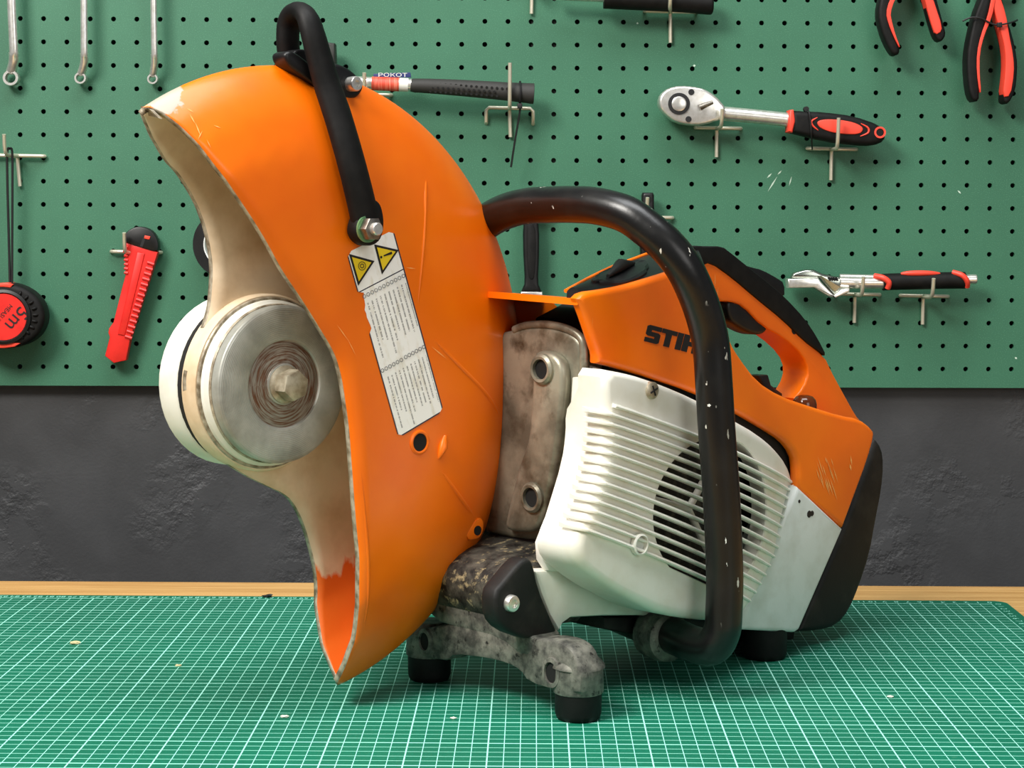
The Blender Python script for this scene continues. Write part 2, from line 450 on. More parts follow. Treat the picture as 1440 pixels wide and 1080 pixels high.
# workbench: oak top, apron and legs
BACK = (mat_point(0, 817, -0.003), mat_point(1420, 824, -0.003))
by = (BACK[0].y+BACK[1].y)/2
bench = tag(empty('workbench', Matrix.Translation((0, 0, FLOOR_Z))), 'light oak workbench under the green cutting mat', 'workbench')
tz = -0.003-FLOOR_Z
ang = math.atan2(BACK[1].y-BACK[0].y, BACK[1].x-BACK[0].x)
def bench_box(name, lo, hi, m, bev=0.002):
    o = box(name, lo, hi, m, bench, bev); return o
bench_box('worktop', (-0.75, 0.86, tz-0.035), (0.95, by, tz), 'wood')
for x in (-0.70, 0.84):
    for y in (0.92, by-0.12): bench_box('leg', (x, y, 0), (x+0.06, y+0.06, tz-0.035), 'wood')
bench_box('apron', (-0.66, 0.94, tz-0.115), (0.86, 0.96, tz-0.035), 'wood')
bench_box('apron', (-0.66, by-0.10, tz-0.115), (0.86, by-0.08, tz-0.035), 'wood')

MX, MY, MROT = 0.398996, 1.63381, -0.00355349      # back right corner of the printed grid
def make_mat():
    x0, x1, y0, y1 = -0.885, 0.015, -0.585, 0.0145
    root = empty('cutting_mat', Matrix.Translation((MX, MY, -0.003)) @ Matrix.Rotation(MROT, 4, 'Z'))
    pts = [(x0, y0), (x1, y0), (x1, y1), (x0, y1)]
    rp = []
    for (cx, cy, a0) in ((x1-0.012, y1-0.012, 0), (x0+0.012, y1-0.012, 90), (x0+0.012, y0+0.012, 180), (x1-0.012, y0+0.012, 270)):
        rp += [(cx+0.012*math.cos(math.radians(a0+k*15)), cy+0.012*math.sin(math.radians(a0+k*15))) for k in range(7)]
    prism('mat_sheet', rp, 0, 0.003, lambda x, y, z: (x, y, z), mat_mat(x0, x1, y0, y1), root, 0.0005, 2)
    vs, fs = [], []
    for k in range(0, 88):
        cu = bpy.data.curves.new('tmp', 'FONT'); cu.body = str(k); cu.size = 0.0085; cu.align_x = 'CENTER'; cu.resolution_u = 2
        o = bpy.data.objects.new('tmp', cu); C.objects.link(o); bpy.context.view_layer.update()
        me = bpy.data.meshes.new_from_object(o.evaluated_get(bpy.context.evaluated_depsgraph_get()))
        bpy.data.objects.remove(o); bpy.data.curves.remove(cu)
        for rep in range(2):
            if rep == 1 and k > 57: break
            base = len(vs)
            for v in me.vertices:
                if rep == 0: vs.append((-k*0.01-v.co.x*1.0, 0.0095-v.co.y, 0.00305))
                else: vs.append((0.0032+v.co.y*0.9, -k*0.01-v.co.x, 0.00305))
            fs += [[base+i for i in pl.vertices] for pl in me.polygons]
        bpy.data.meshes.remove(me)
    raw('ruler_numbers', vs, fs, 'grid_print', root, 0)['kind'] = 'stuff'
    return tag(root, 'green self-healing cutting mat with printed centimetre grid on the bench', 'cutting mat')
make_mat()

# ------------------------------------------------------------------ the saw
SAW = tag(empty('cut_off_saw', Matrix.Translation(SO) @ Matrix.Rotation(PH, 4, 'Z')),
          'orange and white cut-off saw with large wheel guard standing on the cutting mat', 'cut-off saw')
hub = lambda x, y, n: (x, -n, HZ+y)        # lathe about the wheel axle

# --- wheel guard
RG = 0.2078
NK = [(0, .030), (.12, .030), (.15, .0285), (.175, .0225), (.190, .0155), (.199, .0095), (.2045, .0052), (.2070, .0022), (RG, 0)]
FK = [(0, -.034), (.12, -.034), (.16, -.0300), (.185, -.0200), (.199, -.0100), (.2050, -.0050), (.2072, -.0022), (RG, 0)]
def interp(K, r):
    if r <= K[0][0]: return K[0][1]
    for (a, u), (b, v) in zip(K, K[1:]):
        if r <= b: return u+(v-u)*(r-a)/(b-a)
    return K[-1][1]
near_n = lambda r: interp(NK, r)
far_n = lambda r: interp(FK, r)
def on_guard(x, y, fn=near_n):
    b, n, z = unf(x, y, lambda b, z: fn(math.hypot(b, z-HZ)))
    return b, z-HZ
LIP = [(209,150),(233,161),(272,195),(304,235),(338,282),(372,335),(397,380),(425,422),(450,462),(470,497),(480,530),(486,567),(491,605),(494,645),(496,671),(500.7,734),(505,781),(505,844),(500.7,892),(491,923),(474,961)]
FAR = [(193,146),(196,158),(209,190),(227.5,221.7),(246,243),(270,282),(283,315),(291,350),(294,380),(292,417),(289,437),(282,460),(266,500),(257,530),(260,567),(275,612),(307,645),(342,668),(370,682),(400,698),(419,728),(433,772),(441,816),(442.5,860),(450,907),(463,939),(474,961)]
def make_guard():
    lip = [on_guard(*p) for p in LIP]; far = [on_guard(*p, far_n) for p in FAR]
    clampR = lambda p, R: p if math.hypot(*p) <= R else (p[0]*R/math.hypot(*p), p[1]*R/math.hypot(*p))
    lip = [clampR(p, RG-0.0016) for p in lip]; far = [clampR(p, RG-0.0016) for p in far]
    n = 130
    lip = resample(spline(lip, 6), n); far = resample(spline(far, 6), n)
    a0 = math.atan2((lip[0].y+far[0].y)/2, (lip[0].x+far[0].x)/2); a1 = math.radians(-78.4)
    K1 = [0, .08, .18, .3, .42, .54, .64, .72, .79, .85, .895, .93, .955, .972, .986, .995]
    vs, fs = [], []
    for i in range(n):
        a = a0+(a1-a0)*i/(n-1); q = Vector((RG*math.cos(a), RG*math.sin(a)))
        row = []
        for t in K1:
            p = far[i].lerp(q, t); row.append((p.x, -far_n(p.length), HZ+p.y))
        row.append((q.x, 0, HZ+q.y))
        for t in reversed(K1):
            p = lip[i].lerp(q, t); row.append((p.x, -near_n(p.length), HZ+p.y))
        vs += row
    m = len(K1)*2+1
    for i in range(n-1):
        for j in range(m-1):
            fs.append((i*m+j, i*m+j+1, (i+1)*m+j+1, (i+1)*m+j))
    o = raw('wheel_guard', vs, fs, ['orange', 'guard_in', 'bare_edge'], SAW, 0, recalc=False)
    # outward orientation: near face must look towards -y (left side)
    me = o.data
    pl = me.polygons[(n//2)*(m-1)+m-3]
    if pl.normal.y > 0: me.flip_normals()
    sm = o.modifiers.new('sheet', 'SOLIDIFY'); sm.thickness = 0.0042; sm.offset = -1
    sm.material_offset = 1; sm.material_offset_rim = 2; sm.use_even_offset = False
    return o
GUARD = make_guard()
tb_, tz_ = on_guard(222, 134)
M['orange_guard'] = orange_mat('orange_guard_paint', 0.35, (tb_, -.004, HZ+tz_))
GUARD.data.materials[0] = M['orange_guard']
def gp(x, y, lift):
    """photo point -> guard face, lifted off it"""
    b, z = on_guard(x, y); return (b, -(near_n(math.hypot(b, z))+lift), HZ+z)

def gpn(x, y, n): b, z = un(x, y, n); return (b, -n, z)
# bolt hole, lug and pressed dimple on the guard face
bm = bmesh.new(); c = Vector(gp(590, 622, 0))
put = lambda x, y, d: (c.x+x, c.y-d, c.z+y)
bm_lathe(bm, [(.0085, 0), (.0085, .0004), (.0072, .0010), (.0062, .0008), (.0058, -.002)], put, 28, False)
from_bm('hole_rim', bm, 'orange_guard', GUARD)
lathe('bolt_hole_disc', [(.0060, -.002), (.0060, .0003)], put, 'hole', GUARD, 24)  # black disc on the face instead of an open hole
c2 = Vector(gp(622, 628, 0))
tube('pressed_dimple', [c2+Vector((-.003, 0.001, -.008)), c2+Vector((0, -.0008, 0)), c2+Vector((.003, .001, .007))], lambda t: 0.0035*math.sin(math.pi*(0.15+0.7*t)), 'orange_guard', GUARD, 10)
lb, lz = un(671, 745, 0.0)
prism('guard_lug', smooth_poly([un(x, y, .0215) for x, y in ((655,752),(668,733),(676,727),(681,734),(680,748),(675,757),(667,759),(660,760))], 1), .008, .0215, side, 'orange_guard', GUARD, .0012, 2)
lb, lz = un(671.5, 746, .0215)
lathe('lug_hole', [(.0034, .018), (.0034, .0219)], lambda x, y, n: (lb+x, -n, lz+y), 'hole', GUARD, 18)
tq = [Vector(p) for p in (gpn(198, 149, -.006), gpn(210, 153, .005), gpn(223, 166, .009), gpn(200, 161, -.011))]
raw('nose_plate', tq+[p+Vector((.003, 0, -.0005)) for p in tq], [(0, 1, 2, 3), (7, 6, 5, 4), (0, 4, 5, 1), (1, 5, 6, 2), (2, 6, 7, 3), (3, 7, 4, 0)], 'bare_edge', GUARD, 20)
for cr in ([(596,185),(599,260),(597,330),(591,400),(587,440)], [(604,470),(640,508),(686,556),(704,588)], [(506,640),(513,720),(518,790),(517,850),(507,905)], [(612,650),(648,700),(668,728)]):
    tube('pressed_crease', spline([gp(x, y, -.0009) for x, y in cr], 6), lambda t: .0006+.0011*math.sin(math.pi*t), 'orange_guard', GUARD, 8)

# --- warning label
LC = [(487,356), (553,323), (623.6,578), (560,616)]   # top-left, top-right, bottom-right, bottom-left
def lab(s, t):
    x = (LC[0][0]*(1-s)+LC[1][0]*s)*(1-t)+(LC[3][0]*(1-s)+LC[2][0]*s)*t
    y = (LC[0][1]*(1-s)+LC[1][1]*s)*(1-t)+(LC[3][1]*(1-s)+LC[2][1]*s)*t
    return x, y
def make_label():
    vs, fs, uv = [], [], []; nt, ns = 48, 10
    for i in range(nt+1):
        t = i/nt
        l = 0.0; r = 1.0
        e = min(t, 1-t)*3.9                       # rounded corners
        if e < 0.10: d = 0.10-math.sqrt(max(0.0, 0.01-(0.10-e)**2)); l += d*1.0; r -= d*1.0
        if 0.215 < t < 0.42: l += 0.05+0.05*abs(math.sin(t*90))*(0.42-t)/0.2+0.02*math.sin(t*33)   # torn edge
        for j in range(ns+1):
            s = l+(r-l)*j/ns; vs.append(gp(*lab(s, t), .0003)); uv.append((s, t))
    for i in range(nt):
        for j in range(ns): fs.append((i*(ns+1)+j, i*(ns+1)+j+1, (i+1)*(ns+1)+j+1, (i+1)*(ns+1)+j))
    o = raw('warning_label', vs, fs, 'label', SAW, 0, recalc=False)
    ul = o.data.uv_layers.new(name='print')
    for lp in o.data.loops: ul.data[lp.index].uv = uv[lp.vertex_index]
    def tri(P):
        cx = sum(p[0] for p in P)/3; cy = sum(p[1] for p in P)/3
        raw('triangle_border', [gp(x, y, .0005) for x, y in P], [(0, 1, 2)], 'ink', o, 0)
        raw('warning_triangle', [gp(cx+(x-cx)*.76, cy+(y-cy)*.76, .0007) for x, y in P], [(0, 1, 2)], 'yellow', o, 0)
    tri([(490,357), (526,367), (503,402)]); tri([(525.5,343.5), (560,351.5), (536.5,386)])
    def ring(vs, fs, x, y, R, r, lift, n=16):
        b0 = len(vs)
        for k in range(n):
            a = 2*math.pi*k/n
            vs.append(gp(x+R*math.cos(a)*.85, y+R*math.sin(a), lift)); vs.append(gp(x+r*math.cos(a)*.85, y+r*math.sin(a), lift))
        for k in range(n):
            k2 = (k+1) % n; fs.append((b0+2*k, b0+2*k2, b0+2*k2+1, b0+2*k+1))
    vs, fs = [], []
    ring(vs, fs, 508, 374, 6.4, 5.4, .0009); ring(vs, fs, 508, 374, 3.4, 2.2, .0009)
    raw('spark_symbol', vs, fs, 'ink', o, 0)
    vs, fs = [], []
    ring(vs, fs, 534.9, 361.6, 1.9, 0.01, .0009, 12)
    b0 = len(vs)
    for p in ((538.6, 360.6), (538.1, 359.0), (549.6, 353.6), (550.6, 357.2)): vs.append(gp(*p, .0009))
    fs.append((b0, b0+1, b0+2, b0+3))
    raw('exclamation_mark', vs, fs, 'ink', o, 0)
    vs, fs = [], []
    for k in range(11): ring(vs, fs, *lab(.10+.084*k, .247), 2.9, 2.1, .0006)
    for k in range(6): ring(vs, fs, *lab(.05+.082*k, .642), 2.9, 2.0, .0006)
    for k in range(6): ring(vs, fs, *lab(.56+.078*k, .640), 2.9, 2.0, .0006)
    raw('symbol_rows', vs, fs, simple('grey_ink', lin(92, 92, 96), 0.5), o, 0)['kind'] = 'stuff'
    return o
make_label()

# --- hub, flange, washer and bolt on the axle; arm behind the guard
lathe('guard_boss', [(.046, -.0372), (.0570, -.0372), (.0586, -.0355), (.0588, -.0240), (.0575, -.0215), (.0500, -.0205)], hub, 'guard_in', SAW, 72)
lathe('flange', [(.045, -.0206), (.0540, -.0206), (.0548, -.0195), (.0545, -.0165), (.0530, -.0150), (.0520, -.0135), (.03, -.0135)], hub, 'cream', SAW, 72)
lathe('thrust_washer', [(.03, -.0138), (.0500, -.0138), (.0515, -.0125), (.0518, -.0055), (.0505, -.0040), (.0490, -.0036), (.0300, -.0030), (.0290, -.0036), (.0282, -.0050), (.0275, -.0048), (.0140, -.0045), (.0130, -.0035), (.0125, -.0035)], hub, 'washer', SAW, 96)
hexa = [(0.0104*math.cos(math.pi/3*k+.35), 0.0104*math.sin(math.pi/3*k+.35)) for k in range(6)]
M['bolt'] = simple('worn_bolt_steel', lin(196, 188, 166), .4, .45, lin(150, 138, 116), 120)
BOLT = prism('hex_bolt', hexa, -.004, .0095, hub, 'bolt', SAW, .0012, 2)
lathe('bolt_flange', [(.0124, -.004), (.0124, -.0022), (.0108, -.0012)], hub, 'bolt', BOLT, 36)
lathe('boss_groove', [(.0562, -.0218), (.0568, -.0212), (.0562, -.0200)], hub, M['bare_edge'], SAW, 72)
lathe('washer_groove', [(.0524, -.0142), (.0526, -.0136), (.0520, -.0122)], hub, M['bare_edge'], SAW, 72)
lathe('gap_shade_ring', [(.0562, -.052), (.0562, -.036)], hub, 'cavity', SAW, 48)  # black ring put in so the gap behind the boss looks dark
ARM = []
a0, a1 = (0.0, HZ), (0.275, 0.150); r0_, r1_ = 0.0575, 0.050
dx, dz = a1[0]-a0[0], a1[1]-a0[1]; base = math.atan2(dz, dx)
for k in range(25): a = base+math.pi/2+math.pi*k/24; ARM.append((a0[0]+r0_*math.cos(a), a0[1]+r0_*math.sin(a)))
for k in range(25): a = base-math.pi/2+math.pi*k/24; ARM.append((a1[0]+r1_*math.cos(a), a1[1]+r1_*math.sin(a)))
prism('belt_arm_cover', ARM, -.066, -.043, side, 'cream', SAW, .0035, 3)
prism('belt_arm_casting', [(b*0.84+.018, (z-.19)*0.80+.19) for b, z in ARM], -.084, -.066, side, 'casting', SAW, .003, 2)

# --- guard handle: strap from the pivot bolt up over the rim to a loop
HANDLE = empty('guard_handle', Matrix.Identity(4)); HANDLE.parent = SAW; HANDLE.matrix_parent_inverse = Matrix.Identity(4)
bm = bmesh.new()
leg1 = [gpn(515, 316, .0365), gpn(507, 280, .0370), gpn(497, 240, .0365), gpn(486, 200, .0335), gpn(474, 160, .0285), gpn(461, 122, .024), gpn(450, 85, .022), gpn(440, 48, .020), gpn(433, 26, .0155)]
top = [gpn(424, 17, .006), gpn(413, 21, -.004), gpn(406, 36, -.010), gpn(405, 62, -.012), gpn(409, 95, -.014), gpn(414, 125, -.020)]
bm_tube(bm, spline(leg1+top, 6), .008, 14, flat=(.0088, .0066, (0.9, 0.1, -0.3), lambda t: 1.22-.25*min(1, max(0, (t-.3)/.3))))
from_bm('handle_loop', bm, 'black_rubber', HANDLE)
eye = gpn(516, 320, .035)
bm = bmesh.new(); bm_prism(bm, smooth_poly([gpn(x, y, .036)[::2] for x, y in ((503,292),(508,281),(522,280),(530,292),(533,318),(527,340),(512,347),(498,340),(491,322))], 2), .031, .0425, side, .002, 2)
from_bm('handle_eye', bm, 'black_rubber', HANDLE)
pv = gpn(518, 322, .044); put = lambda x, y, n: (pv[0]+x, -n, pv[2]+y)
lathe('plated_washer', [(.0088, .0425), (.0088, .0440)], put, 'green_ring', HANDLE, 32)
prism('pivot_nut', [(.0078*math.cos(math.pi/3*k), .0078*math.sin(math.pi/3*k)) for k in range(6)], .044, .0505, put, 'steel', HANDLE, .001, 2)
lathe('pivot_stud', [(.0042, .0505), (.0042, .0535), (.0036, .0542)], put, 'chrome', HANDLE, 24)
# rim bracket: rounded lugs fore and aft of the strap and the silver cap screw
lug = [(398,86),(396,76),(403,71),(412,74),(428,86),(440,98),(452,112),(461,128),(455,135),(440,122),(420,106),(405,96)]
prism('bracket_lug', smooth_poly([un(x, y, .012) for x, y in lug], 2), .000, .0155, side, 'black_plastic', HANDLE, .004, 3)
lug = [(408,78),(414,70),(424,69),(434,72),(442,82),(448,100),(440,104),(424,90)]
prism('bracket_pad', smooth_poly([un(x, y, .006) for x, y in lug], 2), -.004, .008, side, 'black_plastic', HANDLE, .003, 3)
lug = [(463,88),(478,90),(492,97),(506,110),(512,122),(505,135),(494,141),(480,142),(470,138),(464,120)]
prism('bracket_lug', smooth_poly([un(x, y, .013) for x, y in lug], 2), -.006, .0145, side, 'black_plastic', HANDLE, .004, 3)
ps = gpn(497.5, 118, .018); put = lambda x, y, n: (ps[0]+x, -n, ps[2]+y)
lathe('cap_screw', [(.0050, .010), (.0050, .0205), (.0044, .0215), (.0024, .0215), (.0024, .0195)], put, 'chrome', HANDLE, 24)

# --- body core behind the covers
prism('muffler_box', [(.181, .245), (.181, .115), (.215, .115), (.215, .245)], .0, .082, side, 'muffler', SAW, .006, 2)
core = [un(x, y, .09) for x, y in ((872,452),(930,420),(985,455),(1030,545),(1100,610),(1150,650),(1150,740),(1105,862),(830,852),(800,800),(835,640))]
prism('dark_core', core, .004, .088, side, 'cavity', SAW, .004, 2)  # black filler standing for the dark inside of the body
# --- starter cover with fan opening and ribs
def dome(b, z=0):
    k = max(0.0, b-0.205); q = max(0.0, 0.175-b)
    return 0.1420-1.02*k*k-1.2*q*q
def oc(x, y): return unf(x, y, dome)
OUT = [(850,519),(890,526),(930,539),(980,560),(1037,591),(1070,610),(1093,630),(1109,652),(1117,675),(1118,700),(1103,752),(1081,808),(1063,844),(1046,866),(1018,874),(985,873.5),(936,866),(905,852),(864,830),(828,804),(813,789),(809,768),(820,743),(832,717),(839,690),(848,660),(853,630),(855,600),(852,560)]
out2 = [oc(x, y)[::2] for x, y in OUT]
HC_ = oc(1000, 722)
HOLE = [(973,618),(942,643),(925,678),(918,721),(923,760),(938,799),(965,814),(997,826)]
hp = [oc(x, y)[::2] for x, y in HOLE]
def circ_fit(P):
    import numpy as np
    P = np.array(P); A = np.c_[2*P, np.ones(len(P))]; s = np.linalg.lstsq(A, (P**2).sum(1), rcond=None)[0]
    return float(s[0]), float(s[1]), float(math.sqrt(s[2]+s[0]**2+s[1]**2))
hb, hz_, hr = 0.270, 0.122, 0.060
def hole_r(a):
    c, q = math.cos(a+.16), math.sin(a+.16); return .072*.053/math.hypot(.053*c, .072*q)
def make_starter():
    n = 160; poly = smooth_poly(out2, 1, keep=(0,)); poly = poly+[poly[0]]
    ang_r = []
    for i in range(n):
        a = 2*math.pi*i/n; d = Vector((math.cos(a), math.sin(a))); best = 0.05
        for p, q in zip(poly, poly[1:]):
            e = (q[0]-p[0], q[1]-p[1]); den = d.x*e[1]-d.y*e[0]
            if abs(den) < 1e-12: continue
            wx, wy = p[0]-hb, p[1]-hz_
            t = (wx*e[1]-wy*e[0])/den; u = (wx*d.y-wy*d.x)/den
            if t > 0 and -1e-9 <= u <= 1+1e-9: best = max(best, t)
        ang_r.append(best)
    pa, pb = oc(826, 747)[::2], oc(1050, 850)[::2]
    HR = []
    for i in range(n):
        a = 2*math.pi*i/n; d = (math.cos(a), math.sin(a)); e = (pb[0]-pa[0], pb[1]-pa[1]); den = d[0]*e[1]-d[1]*e[0]; r = hole_r(a)
        if abs(den) > 1e-9:
            t = ((pa[0]-hb)*e[1]-(pa[1]-hz_)*e[0])/den
            if t > 0: r = min(r, t)
        HR.append(min(r, ang_r[i]-.009))
    vs, fs, rings = [], [], []
    def addring(fr):
        idx = []
        for i in range(n):
            a = 2*math.pi*i/n; idx.append(len(vs)); r, nn, off = fr(i, ang_r[i])
            b = hb+r*math.cos(a); z = hz_+r*math.sin(a)
            vs.append((b, -(nn if nn is not None else dome(b)-off), z))
        rings.append(idx)
    addring(lambda i, R: (HR[i], None, .014)); addring(lambda i, R: (HR[i], None, 0.001)); addring(lambda i, R: (HR[i]+.0008, None, 0))
    for t in (.2, .4, .6, .8): addring(lambda i, R, t=t: (HR[i]+.0008+(R-.0075-HR[i]-.0008)*t, None, 0))
    for k in range(6):
        a = math.pi/2*k/5
        addring(lambda i, R, a=a: (R-.0075+.0075*math.sin(a), None, .0075*(1-math.cos(a))))
    def nend(i, R):
        z = hz_+R*math.sin(2*math.pi*i/n); t = min(1, max(0, (z-.195)/.022)); return .103+.014*t*t*(3-2*t)
    addring(lambda i, R: (R+.0002, nend(i, R), 0)); addring(lambda i, R: (R-.010, nend(i, R)-.001, 0))
    for A, B in zip(rings, rings[1:]):
        for i in range(n): fs.append((A[i], A[(i+1) % n], B[(i+1) % n], B[i]))
    return raw('starter_cover', vs, fs, 'cream', SAW, 40)
STARTER = make_starter()
# flat web from the cover's front edge back to the muffler side
prism('cover_front_wall', [un(x, y, .100) for x, y in ((833,514),(846,518),(870,540),(870,840),(835,815),(800,805),(772,803),(763,789),(761,764),(775,729),(794,667),(810,597),(814,531),(831,530))], .093, .1005, side, 'cream', STARTER, .002, 2)
LEFT = [(831+(796-831)*(k/12)**1.35, 577+(737-577)*k/12) for k in range(13)]
RIGHT = [(1114,692),(1112,704),(1109,717),(1106,730),(1102,743),(1098,756),(1093,769),(1088,782),(1082,795),(1076,808),(1069,820),(1062,832),(1054,844)]
def make_ribs():
    for k in range(14):
        if k == 0: L = (852, 566); Rr = (1113, 678)
        else: L = LEFT[k-1]; Rr = RIGHT[k-1]
        x0 = [p for p in ((853,580),(854,594),(856,609),(854,622),(853,635),(851,650),(847,663),(844,677),(839,690),(835,703),(832,717),(826,730),(820,743))]
        lc = x0[k-1] if k else (858, 568)
        b0, n0, z0 = oc(lc[0]+3, lc[1]+2); b1, n1, z1 = oc(*Rr)
        P = []
        for i in range(25):
            t = i/24; b = b0+(b1-b0)*t; z = z0+(z1-z0)*(t**1.04)
            P.append(Vector((b, -(dome(b)-.0004-(.002*max(0, (t-.9)/.1))), z)))
        if k: P = [Vector((b0-.006, -(n0-.016), z0+.002)), Vector((b0-.004, -(n0-.006), z0+.001))] + P
        bm = bmesh.new(); rings = []
        for p in P:
            # tooth section: steep lower lip, long slope above
            rings.append([bm.verts.new(p+Vector(q)) for q in ((0, .0025, -.0014), (0, -.0036, -.0013), (0, -.0042, -.0004), (0, -.0036, .0008), (0, .0025, .0022))])
        for a, b in zip(rings, rings[1:]):
            for j in range(5): bm.faces.new((a[j], a[(j+1) % 5], b[(j+1) % 5], b[j]))
        bm.faces.new(rings[0]); bm.faces.new(rings[-1])
        from_bm('rib', bm, 'cream', STARTER, 50)
make_ribs()
def axial(b, n, z): return lambda x, y, d: (b+x, -(n+d), z+y)
b_, n_, z_ = hb, 0.112, hz_
FANM = simple('dusty_fan', lin(36, 33, 29), 0.8, 0, lin(82, 76, 64), 160, 0.5, 0.7)
lathe('fan_screen', [(.004, 0), (hr+.008, 0), (hr+.008, -.002)], axial(b_, n_-.012, z_), FANM, STARTER, 48)
for a in (-62, 55, 165):
    r = math.radians(a)
    tube('screen_spoke', [(hb, -.110, hz_), (hb+.95*hole_r(r)*math.cos(r), -.116, hz_+.95*hole_r(r)*math.sin(r))], .0026, 'cream', STARTER, 8)
for x, y, rr in ((896, 765, .0072), (1113, 692, .0065)):
    b, n, z = oc(x, y)
    lathe('screw_well', [(rr, .0005), (rr, .0040), (rr-.0012, .0045), (rr-.0014, .0004)], axial(b, n, z), 'cream', STARTER, 28, cap=False)
    lathe('well_floor', [(rr-.0012, .0002), (rr-.0012, .0007)], axial(b, n, z), M['grey_white'], STARTER, 24)  # greyer floor stands for the shadow in the well
b, n, z = oc(916, 549)
SCREW = lathe('cover_screw', [(.0058, -.002), (.0058, .0014), (.0048, .0022), (.002, .0024)], axial(b, n, z), 'bolt', STARTER, 28)
for a in (0.4, 0.4+math.pi/2):
    d = Vector((math.cos(a), 0, math.sin(a)))*.0036; q = Vector((b, -(n+.0023), z))
    tube('cross_slot', [q-d, q+d], .0007, 'hole', STARTER, 6)

# --- lower crankcase skirt under the cover
sk = [un(x, y, .098) for x, y in ((752,803),(800,800),(1010,850),(1000,872),(900,866),(850,866.5),(804,869),(793,877),(787.6,888),(774,865),(761.6,834))]
prism('crankcase_skirt', sk, .080, .098, side, 'cream', SAW, .003, 2)
# --- rear white panel
pan = [un(x, y, .118) for x, y in ((1123,684),(1186.5,744),(1151,826),(1125,886),(1119,890),(1044,886),(1030,872),(1050,850),(1075,790),(1100,735))]
prism('tank_panel', pan, .01, .118, side, 'grey_white', SAW, .0035, 3)
for x, y, r in ((1138,723,.0028),(1142,722,.0022),(1124,705,.0014)):
    b, z = un(x, y, .118); lathe('paint_chip', [(r, .0), (r*.9, .0003)], axial(b, .118, z), 'ink', SAW, 9)

# --- orange shroud: side wall, front hood, far wall
SH = [(813,420),(820,434),(829,459),(838,487),(842,498),(842,511),(872,518),(926,534),(980,552),(1035,578),(1083,606),(1105,620),(1121,640),(1124,661),(1123,687),(1186.5,743),(1204,696),(1222,647),(1231.5,613),(1229,603),(1211,589),(1186,585),(1144,572),(1100,557),(1067,536),(1041,501),(1029,481),(1015,440),(1004,405),(992,372),(962,377),(937,385),(913,392.5),(880,402),(847,408),(822,411)]
def sn(b): return 0.1150-0.35*max(0, b-.30)**2*1.0
sh = [un(x, y, .115) for x, y in SH]
SHROUD = prism('shroud', smooth_poly(sh, 1, keep=(0, 5, 14, 15, 29)), .1045, .115, side, 'orange', SAW, .0040, 4)
hb0, hz0 = un(813, 420, .113)
prism('hood', [(hb0, hz0-.0045), (hb0+.085, hz0-.0045), (hb0+.085, hz0), (hb0, hz0)], -.012, .1125, lambda b, z, n: (b, -n, z+(.113-n)*.028-(b-hb0)*.075), 'orange', SHROUD, .0012, 2)
fw = [un(x, y, .113) for x, y in ((828,424),(836,459),(842,500),(860,520),(960,520),(980,470),(940,425),(880,421))]
fw2 = [(b, z) for b, z in fw]
prism('far_wall', fw2, -.012, -.006, side, 'orange', SHROUD, .001, 2)
# rear body: closes the shroud behind the tank panel
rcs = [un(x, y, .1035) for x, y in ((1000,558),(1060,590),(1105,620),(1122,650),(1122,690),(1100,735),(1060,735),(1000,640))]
prism('recess_filler', rcs, .05, .1035, side, 'cavity', SHROUD)  # black filler painting the shade in the gap below the shroud edge
rb = [un(x, y, .113) for x, y in ((1060,570),(1100,562),(1144,575),(1186,588),(1211,592),(1226,604),(1229,613),(1220,647),(1185,741),(1140,700),(1140,650),(1105,602))]
prism('rear_shell', rb, -.004, .09, side, 'orange', SHROUD, .004, 3)
# lettering on the shroud
def logo():
    O = Vector((905.5, 479.5)); U = Vector((1.0, 0.262)); V = Vector((0.26, -1.02)); Hh = 23.0
    def poly(P, x0): return [O+U*(x0+x)+V*(y*Hh) for x, y in P]
    S = [(0,.0),(0,.26),(13,.26),(13,.37),(3,.37),(0,.45),(0,.92),(3,1),(20,1),(20,.74),(7,.74),(7,.63),(17,.63),(20,.55),(20,.08),(17,0)]
    T = [(6,0),(6,.74),(0,.74),(0,1),(21,1),(21,.74),(14,.74),(14,0)]
    I = [(0,0),(0,1),(8,1),(8,0)]
    Hl = [(0,0),(0,1),(8,1),(8,.63),(14,.63),(14,1),(22,1),(22,0),(14,0),(14,.37),(8,.37),(8,0)]
    Ll = [(0,0),(0,1),(8,1),(8,.26),(19,.26),(19,0)]
    x = 0
    for g, w_ in ((S, 20), (T, 21), (I, 8), (Hl, 22), (Ll, 19)):
        P = [un(p.x, p.y, .1152) for p in poly(g, x)]
        prism('logo_letter', P, .1148, .1154, side, 'ink', SHROUD); x += w_+1.0
logo()
def scratches(name, S, fn, mat, parent):
    vs, fs = [], []
    for x0, y0, x1, y1, w_ in S:
        dx, dy = x1-x0, y1-y0; l = math.hypot(dx, dy); nx, ny = -dy/l*w_, dx/l*w_; b0 = len(vs)
        for p in ((x0, y0), ((x0+x1)/2+nx, (y0+y1)/2+ny), (x1, y1), ((x0+x1)/2-nx, (y0+y1)/2-ny)): vs.append(fn(*p))
        fs.append((b0, b0+1, b0+2, b0+3))
    raw(name, vs, fs, mat, parent, 0)['kind'] = 'stuff'
M['scratch'] = simple('paint_scratch', lin(248, 172, 92), .5)
rs = random.Random(3); S = []
for k in range(16):
    x, y = 1140+rs.random()*32, 640+rs.random()*34; l = 10+rs.random()*26; S.append((x, y, x+l*.30, y+l*.95, .5+rs.random()*.4))
S += [(1196, 640, 1198, 655, 1.0), (1195, 652, 1197, 662, 1.4)]
scratches('scratches', S, lambda x, y: gpn(x, y, .1153), 'scratch', SHROUD)
